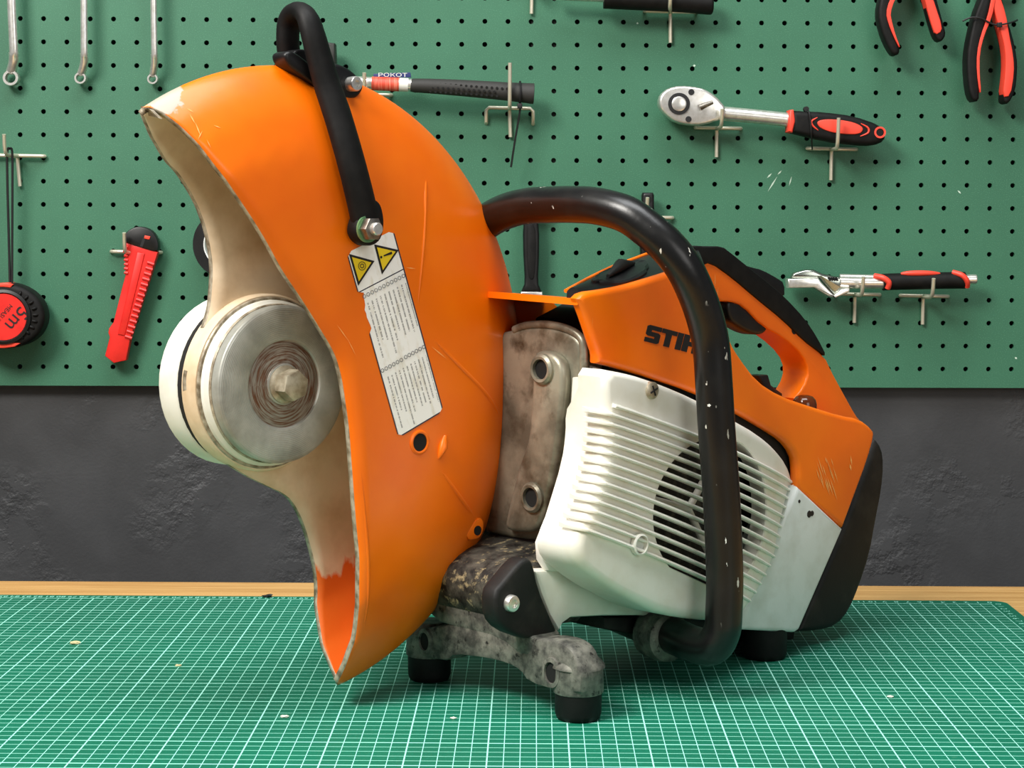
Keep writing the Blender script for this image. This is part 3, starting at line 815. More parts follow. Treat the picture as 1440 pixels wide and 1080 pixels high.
S = [(473, 456, 490, 480, .7), (488, 476, 500, 500, .6), (274, 172, 282, 192, 1.0), (284, 184, 278, 196, .8), (266, 160, 274, 174, .9), (262, 152, 272, 158, .8), (290, 196, 296, 208, .7), (300, 176, 310, 180, .6), (570, 376, 584, 378, .9), (606, 487, 628, 505, .9)]
scratches('scratches', S, lambda x, y: gp(x, y, .0004), 'scratch', GUARD)
# --- top filter cap (black)
def make_cap():
    nr = spline([gpn(x, y, .1075) for x, y in ((815,412.5),(847,408.5),(880,403),(913,393.5),(937,386),(965,378),(990,372))], 5)
    fr = spline([gpn(x, y, n) for x, y, n in ((797,410,.100),(830,392,.080),(863,376,.066),(893,365,.056),(915,357,.050),(945,350,.046),(975,347,.044))], 5)
    vs, fs, m = [], [], 9
    for a, b in zip(nr, fr):
        for j in range(m):
            t = j/(m-1); p = a.lerp(b, t); vs.append((p.x, p.y, p.z+.0035*math.sin(math.pi*t)))
        vs.append((b.x, b.y, b.z-.007)); vs.append((a.x, a.y, a.z-.007))
    w_ = m+2
    for i in range(len(nr)-1):
        for j in range(w_): fs.append((i*w_+j, i*w_+(j+1) % w_, (i+1)*w_+(j+1) % w_, (i+1)*w_+j))
    fs.append(tuple(range(w_))); fs.append(tuple((len(nr)-1)*w_+j for j in range(w_)))
    o = raw('filter_cap', vs, fs, 'black_plastic', SAW, 40)
    tube('shroud_edge', [p+Vector((0, .001, .0004)) for p in fr[:24]], .0014, 'orange', SHROUD, 8)
    def at_(s_, t): 
        i = min(len(nr)-1, int(s_*(len(nr)-1))); p = nr[i].lerp(fr[i], t); return p+Vector((0, 0, .0035*math.sin(math.pi*t)))
    return o, at_
CAP, cap_at = make_cap()
bm = bmesh.new(); rings = []
for rr, up in ((1.0, .0), (1.0, .0016), (.92, .0024), (.84, .0016), (.0, .0020)):
    rings.append([bm.verts.new(cap_at(.36+.20*rr*math.cos(2*math.pi*k/32), .42+.36*rr*math.sin(2*math.pi*k/32))+Vector((0, 0, up))) for k in range(32)])
for A, B in zip(rings, rings[1:]):
    for k in range(32): bm.faces.new((A[k], A[(k+1) % 32], B[(k+1) % 32], B[k]))
from_bm('cap_disc', bm, 'black_plastic', CAP)
tube('cap_wing', [cap_at(.26, .30)+Vector((0, 0, .003)), cap_at(.36, .42)+Vector((0, 0, .006)), cap_at(.46, .5)+Vector((0, 0, .003))], lambda t: .0045*math.sin(math.pi*(.1+.8*t)), 'dusty_black', CAP, 10)
# --- rear handle: orange shell, black grip, trigger, lock lever
HN0, HN1 = .046, .072
HS = [(989,369),(998,366),(1029,388),(1064,418),(1100,447),(1130,477),(1161,502),(1168,518),(1183,546),(1204,584),(1211,592),(1150,590),(1112,565),(1131,545),(1138,522),(1130,500),(1104,476),(1072,458),(1046,430),(1028,424),(1011,424),(1003,408)]
hs = [un(x, y, HN1) for x, y in HS]
prism('rear_handle', smooth_poly(hs, 1, keep=(0, 10, 11)), HN0, HN1, side, 'orange', SAW, .0085, 5)
GR = [(960,352),(975,345),(993,347),(1014,346),(1026,355),(1052,376),(1080,398),(1103,418),(1130,447),(1148,474),(1162,502),(1150,494),(1130,480),(1100,450),(1064,421),(1029,391),(998,369),(985,374),(965,380)]
gr = [un(x, y, HN1) for x, y in GR]
prism('handle_grip', smooth_poly(gr, 1), HN0-.002, HN1+.0015, side, 'black_rubber', SAW, .006, 4)
LV = [(1046,372),(1058,376),(1072,379),(1094,391),(1104,398),(1104,421),(1080,404)]
prism('throttle_lock', smooth_poly([un(x, y, .058) for x, y in LV], 1), .042, .058, side, 'black_plastic', SAW, .003, 3)
TR = [(1008,423),(1020,420),(1036,424),(1052,437),(1068,457),(1064,467),(1053,471),(1038,467),(1024,459),(1012,450)]
prism('throttle_trigger', smooth_poly([un(x, y, .060) for x, y in TR], 2), .054, .070, side, 'black_plastic', SAW, .004, 3)
b, z = un(1117, 464, HN1); lathe('handle_pin_hole', [(.0034, -.001), (.0034, .0003)], axial(b, HN1, z), 'hole', SAW, 16)
b, z = un(1127, 566, .085)
lathe('primer_bulb', [(.0095, -.006), (.0095, .000), (.0088, .0032), (.0066, .0058), (.0036, .0070), (.001, .0073)], lambda x, y, d: (b+x, -(.088)-y, z-.001+d), 'bulb', SAW, 32)
kn = [un(x, y, .060) for x, y in ((1064,528),(1078,527),(1082,541),(1098,553),(1098,562),(1078,556))]
prism('choke_lever', kn, .048, .062, side, 'black_plastic', SAW, .0015, 2)

# --- black rear housing (air filter cover)
RC = [(1186,744),(1204,697),(1222,648),(1231,613),(1243,629),(1246,654),(1243,689),(1234,735),(1226,780),(1211,826),(1197,860),(1180,881),(1155,888),(1124,889),(1150,828)]
rc = [un(x, y, .104) for x, y in RC]
prism('air_filter_cover', smooth_poly(rc, 1, keep=(0, 13, 14)), .004, .104, side, 'dusty_black', SAW, .008, 4)

# --- muffler
def make_muffler():
    B0 = .171
    OUTL = [(690,470),(721,464),(739,458),(768,457),(796,463.5),(813,474.5),(818,490),(817,528),(812,545),(808,580),(802,625),(797,650),(786,690),(776,716),(768,740),(761,757),(748,761),(707,755),(672,747)]
    o2 = [ub(x, y, B0) for x, y in OUTL]
    root = prism('muffler', smooth_poly(o2, 1), B0+.011, B0, front, 'muffler', SAW, .0045, 3)
    # rolled rim along top and outer side
    rim = [Vector((B0+.002, -n, z)) for n, z in (ub(x, y, B0) for x, y in OUTL[1:15])]
    tube('rolled_rim', spline(rim, 5), .0030, 'muffler', root, 10)
    inner = [ub(x, y, B0-.004) for x, y in ((756,497),(766,492),(786,497),(800,520),(793,600),(785,660),(776,700),(766,738),(755,748),(728,748),(714,742),(718,720),(728,680),(736,650),(748,620),(753,560),(754,510))]
    prism('pressed_panel', smooth_poly(inner, 2), B0+.002, B0-.0085, front, 'muffler', root, .004, 3)
    for x, y in ((767, 519), (753, 699)):
        n, z = ub(x, y, B0-.006); put = lambda u, v, d, n=n, z=z: (B0-.0085-d, -(n+u), z+v)
        lathe('bolt_collar', [(.0108, -.001), (.0105, .0018), (.0088, .0034), (.0070, .0030), (.0066, -.002)], put, 'muffler', root, 32, cap=False)
        lathe('bolt_well', [(.0068, -.001), (.0068, .0006)], put, 'hole', root, 24)
    return root
make_muffler()

# --- front support: cross bar, cups and rubber feet
XB = [(578,893),(578,921),(606,927),(629,930),(637,921),(682,926),(713,934),(731,944),(741,960),(783,973),(815,975),(818,950),(812,934),(805,917),(795,907),(778,900),(743,898.6),(706,883),(652,871),(621,880),(600,883),(587,887)]
xb = [ub(x, y, .124) for x, y in XB]
SUP = prism('front_support', smooth_poly(xb, 1, keep=(1, 9, 10)), .124, .146, front, 'casting', SAW, .003, 2)
for x, y, hb2 in ((597, 902, .0058), (775, 946, .0064)):
    n, z = ub(x, y, .123); put = lambda u, v, d, n=n, z=z: (.124-d, -(n+u*.9), z+v*1.1)
    lathe('lug_collar', [(hb2*1.45, -.001), (hb2*1.4, .0016), (hb2, .0020), (hb2*.95, -.001)], put, 'casting', SUP, 26, cap=False)
    lathe('lug_bore', [(hb2, -.001), (hb2, .0004)], put, 'hole', SUP, 22)
def foot(b, n, r, h, cup):
    put = lambda x, y, d: (b+x, -n-y, d)
    f = lathe('rubber_foot', [(r*.86, 0), (r*.94, .0012), (r, .004), (r*1.02, h)], put, 'black_rubber', SAW, 32)
    if cup: lathe('foot_cup', [(r*1.06, h), (r*1.10, h+.001), (r*1.08, h+.016), (r*1.16, h+.0165), (r*1.14, h+.0185), (r*.8, h+.024)], put, 'casting', SUP, 32)
foot(.139, .130, .0152, .0175, True); foot(.139, -.018, .0152, .0175, True)
foot(.368, .100, .0170, .026, False); foot(.368, .005, .0170, .026, False)
# greasy crankcase nose between guard and support
ns = [(.168, .098), (.138, .096), (.118, .085), (.120, .062), (.132, .052), (.20, .050), (.22, .12)]
NOSE = prism('crankcase_nose', smooth_poly(ns, 1), -.030, .088, side, 'dirty_casting', SAW, .004, 3)
prism('support_web', smooth_poly([ub(x, y, .123) for x, y in ((600,842),(660,850),(697,858),(735,880),(752,905),(738,928),(700,896),(650,885),(606,872))], 1), .1235, .150, front, 'casting', SUP, .002, 2)
pl = [(743,784),(751,791),(758.6,828),(774,865),(788.5,896),(740,898.6),(713,889),(697.5,871),(696,834),(709.7,817),(731,791)]
PLATE = prism('side_plate', smooth_poly([un(x, y, .101) for x, y in pl], 1, keep=(4, 5)), .086, .101, side, 'dusty_black', SAW, .003, 3)
b, z = un(721.5, 849, .104)
lathe('plate_screw', [(.0056, -.003), (.0056, .0030), (.0050, .0040), (.0030, .0042), (.0026, .0028)], axial(b, .101, z), 'chrome', PLATE, 28)

# --- handlebar and clamp
BP = [(.272, .040, .036)]
for x, y, n in ((915, 883, .090), (945, 893, .115), (975, 906, .140), (1001, 909, .158), (1015, 888, .165), (1018, 860, .166), (1019, 800, .166), (1014.6, 700, .166), (1007.6, 600, .166), (1004, 540, .166), (999, 480, .1655), (986, 430, .1650), (964, 380, .162), (939, 347, .154), (912, 323, .143), (880, 301, .128), (840, 290, .105), (805, 287.5, .083), (771, 288, .060), (742, 289.5, .041), (715, 296, .022), (690, 308, .004), (665, 328, -.012), (648, 352, -.021)):
    b, z = un(x, y, n); BP.append((b, n, z))
BP += [(.178, -.026, .262), (.188, -.026, .215), (.205, -.022, .165)]
path = spline([(b, -n, z) for b, n, z in BP], 6)
BAR = tube('handlebar', path, .0127, 'bar', SAW, 22)
RTL = Vector((CR.dot(NB), -CR.dot(NN), CR.z))
def bar_chip(px, py, w, h, k=0):
    # bare metal chip lying on the tube's surface
    d = ray(px, py); best = None
    for p in path:
        wp = SO+NB*p.x-NN*p.y+Vector((0, 0, p.z)); v = wp-CAM; t = v.dot(d)/d.dot(d)
        if best is None or abs((v-d*t).z) + .3*(v-d*t).length < best[0]: best = (abs((v-d*t).z)+.3*(v-d*t).length, p, t, v)
    _, p, t, v = best
    vs = []
    tw = Vector((-d.dot(NB), d.dot(NN), -d.z)).normalized()
    for j in range(12):
        a = 2*math.pi*j/12; f = 1+.35*math.sin(j*2.7+k*1.9)
        dd = ray(px+w*math.cos(a)*f, py+h*math.sin(a)*f); tt = t; q = CAM+dd*tt-SO
        L = Vector((q.dot(NB), -q.dot(NN), q.z)); off = L-p; lat = off.dot(RTL)
        lat = max(-.0120, min(.0120, lat))
        vs.append(Vector((p.x, p.y, L.z))+RTL*lat+tw*(math.sqrt(.0127**2-lat*lat)+.00025))
    raw('paint_chip', vs, [tuple(range(12))], 'flesh_white', BAR, 0)
for k, (x, y, w_, h_) in enumerate(((1017, 495, 2.6, 20), (1019, 520, 1.2, 4), (1020, 548, 1.6, 7), (1021, 566, 1.0, 4), (997, 570, 2.4, 2), (1030, 842, 3.4, 18), (1026, 820, 2.0, 5), (1023, 790, 1.2, 6), (1027, 700, 1.2, 5), (1029, 655, 1.2, 3), (1025, 740, 1.6, 3), (1016, 640, 1.0, 2), (1021, 760, 1.0, 5))): bar_chip(x, y, w_, h_, k)
put = lambda x, y, d: (.2490-d*.22+x, -(.104+d)-x*.22, .0345+y)
lathe('bar_clamp', [(.0150, -.012), (.0172, -.010), (.0178, .004), (.0168, .010), (.0140, .012)], put, 'casting', SAW, 28)
prism('base_pan', [un(x, y, .085) for x, y in ((850,868),(1010,866),(1120,884),(1118,900),(1010,905),(930,900),(850,885))], .01, .085, side, 'dusty_black', SAW, .003, 2)

# ------------------------------------------------------------------ tools on the wall
def wall_root(name, x, y, h=0.0):
    u, v = wpx(x, y, h); p = W0+EX*u+EZ*v
    return empty(name, Matrix.Translation(p) @ WMAT), (u, v)
class Tool:
    """a thing hung on the board: photo points at height h off the board -> its local coords"""
    def __init__(s, name, x, y, label, cat, group=None, single=False):
        s.root, s.o = wall_root(name, x, y); tag(s.root, label, cat, group)
    def p(s, x, y, h):
        u, v = wpx(x, y, h); return Vector((u-s.o[0], -h, v-s.o[1]))
    def q(s, x, y, h): r = s.p(x, y, h); return (r.x, r.z)
    put = staticmethod(lambda a, b, h: (a, -h, b))
    def prism(s, name, pts, h0, h1, mat, bevel=0, sm=0, seg=3, keep=(), parent=None):
        P = [s.q(x, y, h1) for x, y in pts]
        if sm: P = smooth_poly(P, sm, keep)
        return prism(name, P, h0, h1, s.put, mat, parent or s.root, bevel, seg)
    def disc(s, name, x, y, prof, mat, seg=32, cap=True, parent=None, el=1.0):
        c = s.p(x, y, prof[-1][1])
        return lathe(name, [(r, h) for r, h in prof], lambda a, b, h: (c.x+a*el, -h, c.z+b), mat, parent or s.root, seg, cap=cap)
    def tube(s, name, pts, rad, mat, seg=10, n=6, parent=None, flat=None):
        P = [s.p(*q) for q in pts]
        return tube(name, spline(P, n) if n else P, rad, mat, parent or s.root, seg, flat=flat)
PXW = 1.0/1308.0
def hook(cx, cy, x0, x1, leg, tip, label, h=0.044, bent=False):
    u, v = wpx(cx, cy, .004); bm = bmesh.new()
    def P(x, y, hh): a, b = wpx(x, y, hh); return Vector((a-u, -hh, b-v))
    r = .0021
    yl = cy+(x0-cx)*0.012; yr = cy+(x1-cx)*0.012
    if bent: line = [P(x0, yl+22, .0003), P(x0, yl+20, .004), P(x0, yl+4, .006), P(x0+4, yl, .006), P(x1-4, yr, .006), P(x1, yr+4, .006), P(x1, yr+20, .004), P(x1, yr+22, .0003)]
    else: line = [P(x0, yl, .0003), P(x0, yl, .004), P(x0+3, yl, .006), P(x1-3, yr, .006), P(x1, yr, .004), P(x1, yr, .0003)]
    bm_tube(bm, line, r, 8)
    a, b = wpx(tip[0], tip[1], h+.003)
    L = [P(cx+leg[0], leg[1], .0035), P(cx, cy+6, .0045), P(cx, cy+1, .010)]
    t = Vector((a-u, -(h+.003), b-v))
    c = P(cx, cy, .010)
    L += [Vector((c.x*.6+t.x*.4, -h*.55, c.z-.0005)), Vector((t.x, -(h-.004), c.z+.002 if t.z > c.z+.004 else t.z-.002)), t]
    bm_tube(bm, spline(L, 5), r, 8)
    o = from_bm('wire_hook', bm, 'wire', None, 50)
    o.matrix_world = Matrix.Translation(W0+EX*u+EZ*v) @ WMAT
    return tag(o, label, 'hook', 'wire pegboard hooks')

# box-end spanners hanging at the top left
def spanner(xs0, xs1, wpxl, ring, ro, ri, label):
    t = Tool('box_end_spanner', xs0, -150, label, 'spanner', 'box-end spanners hanging side by side')
    hw = wpxl*PXW/2
    P = [t.p(xs0-1, -165, .022), t.p(xs0, -60, .024), t.p(xs0, 0, .025), t.p(xs1, 66, .025), t.p(xs1, 78, .024)]
    bm = bmesh.new(); bm_tube(bm, spline(P, 4), 1, 12, flat=(hw, .0032, (1, 0, 0)))
    from_bm('shaft', bm, 'chrome', t.root)
    rr = .5*(ro+ri)*PXW
    bm = bmesh.new(); bm_tube(bm, spline([t.p(xs1, 74, .024), t.p(xs1, 86, .020), t.p(ring[0]*.6+xs1*.4, ring[1]-ro*1.0, .014), t.p(ring[0]*.85+xs1*.15, ring[1]-ri-1.5, .012)], 4), 1, 12, flat=(hw*1.12, .0036, (1, 0, 0)))
    from_bm('cranked_neck', bm, 'chrome', t.root)
    for (x, y) in (ring, (xs0-2, -180)):
        t.disc('ring', x, y, [(ri*PXW, .006), (ro*PXW*.97, .006), (ro*PXW, .008), (ro*PXW, .014), (ro*PXW*.95, .016), (ri*PXW, .016)], 'chrome', 36, cap=False)
        # inner wall of the ring
        t.disc('ring_bore', x, y, [(ri*PXW, .006), (ri*PXW*.93, .011), (ri*PXW, .016)], 'chrome', 12, cap=False)
    return t
spanner(17.5, 20.0, 12.6, (15.2, 109.4), 11.2, 7.3, 'largest chrome box-end spanner hanging beside the mid-sized one')
spanner(119.5, 119.3, 10.2, (113.2, 108.3), 8.4, 5.6, 'mid-sized chrome box-end spanner hanging between two others')
spanner(217.5, 218.0, 9.4, (214.9, 108.0), 7.6, 5.0, 'smallest chrome box-end spanner hanging above the guard tip of the saw')

# tape measure on its cord
t = Tool('tape_measure', 5, 400, 'black and red five metre tape measure hanging on a cord', 'tape measure')
body = [(-46,478),(-44,420),(-30,402),(0,398),(14,399),(34,407),(50,422),(57,441),(55,458),(46,474),(28,486),(6,491),(-30,491)]
t.prism('case', body, .008, .040, 'black_rubber', .006, 2, 4)
t.disc('bezel', -1.5, 446, [(.0295, .036), (.0290, .0425), (.0260, .0435), (.0245, .0420)], 'black_plastic', 48, cap=False)
FACE = t.disc('face', -1.5, 446, [(.0246, .036), (.0246, .0424)], 'red_plastic', 48)
for k in range(9):
    a = math.radians(-62+k*15); x, y = 3+47*math.cos(a), 444+40*math.sin(a)
    x2, y2 = 3+38*math.cos(a), 444+32*math.sin(a)
    t.tube('grip_rib', [(x, y, .036), ((x+x2)/2, (y+y2)/2, .0405), (x2, y2, .0405)], .0016, 'black_rubber', 8, 3)
t.prism('red_trim', [(-12,399),(4,398),(13,400),(9,405),(0,404),(-12,404)], .010, .0408, 'coral', .001)
t.prism('red_trim', [(-20,482),(8,481),(22,483),(14,488),(0,490),(-20,490)], .010, .0408, 'coral', .001)
dirv = Vector((-.65, -.76)).normalized(); upv = Vector((.76, -.65)).normalized()
def face_text(txt, x, y, size):
    c = t.p(x, y, .0426)
    text_mesh('lettering', txt, size, .0001, 'ink', FACE, lambda a, b, d: (c.x+dirv.x*a+upv.x*b, -.0427-d, c.z+dirv.y*a+upv.y*b))
face_text('5m', 11, 443, .021); face_text('MEASURE', -4, 441, .0065)
for x0, x1 in ((6, 8.5), (13, 11.5)):
    t.tube('cord', [(9.5, 209, .030), (x0, 214, .028), (x0, 260, .026), (x0+(x1-x0)*.6, 340, .024), (x1, 398, .024)], .0013, 'ink', 8, 6)
hook(22, 219, -24, 60, (3, 262), (3, 189), 'wire hook holding the cord of the tape measure', .040)

# utility knife
t = Tool('utility_knife', 190, 330, 'red snap-off utility knife with black end cap', 'utility knife')
kb = [(167,338),(171,350),(171,386),(166.5,402),(154,451),(147.5,460),(146.5,466),(148.5,472),(141.5,498.5),(154,508.8),(171.5,504.7),(177.7,475),(217.5,352),(190,342)]
t.prism('body', kb, .008, .021, 'red_plastic', .0018, 0, 2)
t.prism('rail', [(188,352),(199,354),(170,470),(160,468)], .018, .0222, 'red_plastic', .0008, 0, 2)
t.prism('end_cap', [(167,337),(169,330),(175,322),(184,317),(192,316),(202,318),(210,323),(216,332),(218.5,342),(217,352.5),(192,346)], .007, .0225, 'black_plastic', .002, 1, 2)
t.prism('slider_slot', [(198,327),(202,328),(196,345),(192,344)], .02, .0228, 'ink'); t.prism('release_tab', [(199,328.5),(207,330),(205.5,334.5),(198,333)], .02, .0235, 'coral', .0005)
bm = bmesh.new()
for k in range(15):
    f = k/14; x = 208.5+(176.5-208.5)*f; y = 368+(472-368)*f
    bm_tube(bm, [t.p(x-6, y-1.5, .0212), t.p(x+3.5, y+1.5, .0212)], .0017, 6)
from_bm('grip_ridges', bm, 'red_plastic', t.root)['kind'] = 'stuff'
bm = bmesh.new()
for k in range(7):
    y = 345+k*6.0; bm_tube(bm, [t.p(168.5+(1.5 if k > 1 else 0), y, .0212), t.p(175, y+1, .0212)], .0016, 6)
from_bm('edge_ridges', bm, 'red_plastic', t.root)['kind'] = 'stuff'
hook(186, 352, 152, 222, (0, 375), (170, 325), 'wire hook under the end cap of the red utility knife', .030)

# roll of black tape behind the guard
t = Tool('tape_roll', 315, 339, 'black tape roll with white core partly behind the saw guard', 'tape roll')
t.disc('tape', 315, 339, [(.0255, .004), (.0365, .004), (.0370, .006), (.0370, .024), (.0365, .026), (.0255, .026)], 'black_plastic', 56, cap=False)
t.disc('core', 315, 339, [(.0215, .004), (.0258, .004), (.0258, .0255), (.0215, .0255), (.0215, .004)], 'white', 56, cap=False)
hook(315, 309, 290, 340, (0, 330), (316, 303), 'wire hook carrying the black tape roll', .034)

# hammer
t = Tool('hammer', 600, 118, 'hammer with dark steel head and dotted black rubber grip', 'hammer')
t.tube('shaft', [(440,106,.030), (500,108.5,.030), (578,111.5,.030)], .0068, 'chrome', 18, 4)
t.tube('wrap', [(521.5,109.5,.030), (560,110.8,.030)], .0074, simple('red_wrap', lin(206, 70, 48), .5, 0, lin(226, 120, 96), 700, .45, .6, stretch=(1, .05, .05)), 18, 3)
t.tube('collar_label', [(560.5,110.8,.030), (573,111.3,.030)], .0073, 'flesh_white', 18, 2)
t.tube('grip', [(576,111.8,.030), (584,112.0,.030), (620,113.5,.030), (670,116.5,.030), (715,119.8,.030), (742,121.8,.030), (748,122.2,.030), (750,122.3,.030)], lambda f: (.0066+.0044*min(1, f*1.35)) if f < .93 else .0110*math.sqrt(max(.15, 1-((f-.93)/.075)**2)), 'rubber_grip', 22, 4)
for j, dy in enumerate((-4.5, 1.0, 6.5)):
    for k in range(16):
        x = 604+k*7.2+(3.5 if j % 2 else 0); y = 111.6+(x-576)*.062+dy; rr = (.0066+.0044*min(1, (x-576)/128))
        hh = .030+math.sqrt(max(1e-8, rr*rr-(dy/1320)**2))
        if j == 0 or x < 700: t.disc('grip_dimple', x, y, [(.0014, hh-.0008), (.0014, hh+.0002)], 'hole', 8)
t.prism('head', [(424,47),(470,53),(471,90),(468,100),(468,122),(472,132),(470,172),(426,166),(428,120),(430,95)], .016, .044, simple('dark_forged_steel', lin(62, 64, 60), .5, .3, lin(44, 45, 42), 60), .003)
LB = t.prism('maker_label', [(524,96),(576,93.5),(577,100.5),(524,101)], .0285, .0312, 'blue', .0003)
c = t.p(551, 99.8, .0314)
text_mesh('lettering', 'РОКОТ', .0068, .0001, 'flesh_white', LB, lambda a, b, d: (c.x+a*1.35, -.0314-d, c.z+b*.80))
t2 = Tool('cable_tie', 730, 125, 'black cable tie looped round the hammer grip', 'cable tie')
bm = bmesh.new()
ring = []
cc = t2.p(730, 121, .030)
for k in range(25): a = 2*math.pi*k/24; ring.append(cc+Vector((0, .0118*math.cos(a), .0122*math.sin(a))))
bm_tube(bm, ring, .0013, 6)
bm_tube(bm, spline([t2.p(730,139,.036), t2.p(729,150,.034), t2.p(722,190,.030), t2.p(716.5,225,.026)], 5), .0011, 6)
from_bm('tie_strap', bm, 'ink', t2.root)
t2.prism('tie_head', [(726,135),(733,135),(733,142),(726,142)], .034, .040, 'ink', .0006)
hook(517, 126, 492, 549, (0, 165), (511, 95), 'wire hook at the red wrapped end of the hammer shaft', .046)
hook(715, 142, 682, 748, (1, 183), (716, 78), 'wide wire hook under the black hammer grip', .046, bent=True)

# ratchet
t = Tool('ratchet_wrench', 1000, 135, 'chrome ratchet wrench with red and black handle', 'ratchet')
hd = [(924.5,129),(928,118),(938,110),(955,106),(983,108.5),(996,114),(1007,122),(1014,130),(1019,136),(1019,152),(1008,154.5),(996,159),(977,163),(949,158.5),(935,148),(927,139)]
HD = t.prism('head', hd, .014, .036, M['chrome'], .003, 1, 3)
t.disc('drive_ring', 953.6, 132, [(.0118, .034), (.0116, .0372), (.0080, .0374)], 'ink', 40, cap=False); t.disc('drive_button', 953.6, 132, [(.0080, .034), (.0078, .0380), (.0062, .0386)], 'chrome', 32)
for x, y in ((971, 115.5), (966.7, 153.6)): t.disc('rivet', x, y, [(.0034, .034), (.0032, .0368), (.0012, .0368)], 'ink', 20)
t.tube('direction_lever', [(983,137,.0385), (992,133,.0395), (1001,129.4,.0395)], lambda f: .0036*(1-.45*f), 'steel', 12, 4)
t.tube('shaft', [(1012,145,.025), (1060,149,.025), (1116,154.5,.025)], .0076, 'chrome', 20, 3)
gpoly = [(1112,140),(1130,141),(1158,142),(1200,147),(1238,160),(1245,171),(1243,182),(1228,189),(1200,188),(1160,183),(1112,171.5)]
G = t.prism('grip', gpoly, .014, .037, 'black_rubber', .006, 1, 4, keep=(0, 10))
t.prism('grip_collar', [(1109,139.5),(1115,139),(1117,155),(1113,171.5),(1107,170)], .013, .0378, 'coral', .002)
t.prism('grip_inlay', [(1146.5,157),(1153,153),(1170,152),(1195,155),(1210,161),(1213,167),(1207,173),(1190,173.5),(1168,171),(1152,165)], .030, .0384, 'coral', .001, 2)
for pts in ([(1148,150),(1140,155),(1141,161),(1149,168)], [(1209,158),(1219,164),(1219,171),(1208,176)]):
    t.tube('inlay_arc', [(x, y, .0372) for x, y in pts], lambda f: .0012*math.sin(math.pi*(.1+.8*f)), 'coral', 8, 5)
t.disc('hang_ring', 1235, 170.5, [(.0063, .034), (.0062, .0378), (.0042, .0378), (.0040, .034)], 'coral', 28, cap=False); t.disc('hang_hole', 1235, 170.5, [(.0042, .034), (.0042, .0373)], 'hole', 20)
t2 = Tool('cable_tie', 1137, 160, 'black cable tie looped round the ratchet handle', 'cable tie')
t2.tube('tie_strap', [(1134,137,.030), (1136,142,.0385), (1138,156,.0392), (1139,172,.0385), (1140,190,.024), (1140,194,.014)], .0009, 'ink', 6, 4); t2.disc('tie_head', 1132.5, 137, [(.0028, .026), (.0028, .033)], 'ink', 12)
hook(1006, 166, 976, 1040, (-.5, 207), (1014, 139), 'wire hook under the head of the chrome ratchet', .046)
hook(1167, 193, 1133, 1202, (-1, 237), (1177.5, 149), 'wire hook under the grip of the ratchet', .048, bent=False)

# adjustable pliers-wrench lying on two hooks
t = Tool('locking_pliers', 1200, 380, 'chrome pliers with black and red sleeve lying on two hooks', 'pliers')
t.prism('lower_jaw', [(1103,376),(1146,374),(1150,380),(1168,399),(1178,390),(1190,388),(1190,394),(1170,402.5),(1160,400),(1140,388),(1104,389)], .014, .034, 'chrome', .0015)
M['polished'] = simple('polished_steel', lin(170, 176, 166), .2, 1.0)
t.prism('upper_jaw', [(1107,375),(1112,367),(1128,362.5),(1140,362.5),(1152,368),(1170,372),(1200,372.5),(1200,388),(1180,392),(1168,398),(1148,375)], .016, .028, 'polished', .003)
bm = bmesh.new()
for k in range(4): bm_tube(bm, [t.p(1160+k*3.4, 373, .0285), t.p(1163+k*3.4, 378, .0285)], .0011, 6)
from_bm('adjuster_teeth', bm, 'ink', t.root)['kind'] = 'stuff'
t.tube('shaft', [(1176,380,.024), (1205,380.5,.024), (1240,380.5,.024)], .0064, 'chrome', 16, 3)
t.tube('second_handle', [(1176,373,.020), (1205,373.5,.020), (1236,374,.020)], .0036, 'chrome', 12, 3)
t.tube('sleeve', [(1236,379.5,.024), (1250,378.8,.024), (1290,377.6,.024), (1330,376.4,.024), (1352,376.2,.024)], .0090, 'black_rubber', 20, 4)
t.tube('collar', [(1225,371,.026), (1237,373.5,.0315), (1245,380,.0325), (1243,388,.0300)], .0032, 'coral', 10, 5)
t.tube('collar', [(1335,365,.027), (1348,369,.0325), (1355,377,.0325), (1355,385,.0280)], .0030, 'coral', 10, 5)
t.tube('sleeve_stripe', [(1262,367.5,.0275), (1275,366.8,.029), (1300,366.5,.029), (1317,367,.0275)], lambda f: .0032*math.sin(math.pi*(.12+.76*f)), 'coral', 10, 4)
t.tube('handle_end', [(1350,375,.024), (1362,374.5,.024), (1367,374.5,.024), (1369,374.5,.024)], lambda f: .0052*(1 if f < .7 else math.sqrt(max(.05, 1-((f-.7)/.3)**2))), 'chrome', 16, 4)
hook(1197, 397, 1170, 1232, (-1, 437), (1209, 372), 'wire hook under the jaws of the chrome pliers', .044)
hook(1293, 398, 1261, 1328, (-1, 438), (1308, 373), 'wire hook under the black and red sleeve of the pliers', .046)

# two pairs of pliers hanging at the top right
def ribbon(t, name, L, R, h0, h1, mat, bevel, parent=None):
    return t.prism(name, L+list(reversed(R)), h0, h1, mat, bevel, 1, 3, parent=parent)
t = Tool('combination_pliers', 1283, -40, 'pliers with straight red handle insides, tips unbound, above the ratchet', 'pliers', 'pliers hanging by their jaws')
ribbon(t, 'handle', [(1262,-62),(1240,-25),(1235,0),(1239.6,23.5),(1247,43),(1255,57),(1260,60)], [(1276,-58),(1262,-30),(1251,0),(1253,12),(1259,32),(1266.5,48),(1266,57)], .014, .036, 'black_rubber', .004)
ribbon(t, 'handle_inlay', [(1268,-45),(1252,-18),(1247,0),(1250,14),(1257,32),(1265,48)], [(1274,-45),(1259,-18),(1253,0),(1255,12),(1260,31),(1266.5,48)], .018, .0372, 'coral', .001)
ribbon(t, 'handle', [(1290,-62),(1300,-25),(1306,0),(1311,18),(1316,33),(1321,39)], [(1302,-64),(1316,-30),(1324,0),(1329,18),(1331.5,30),(1326,39)], .014, .034, 'black_rubber', .004)
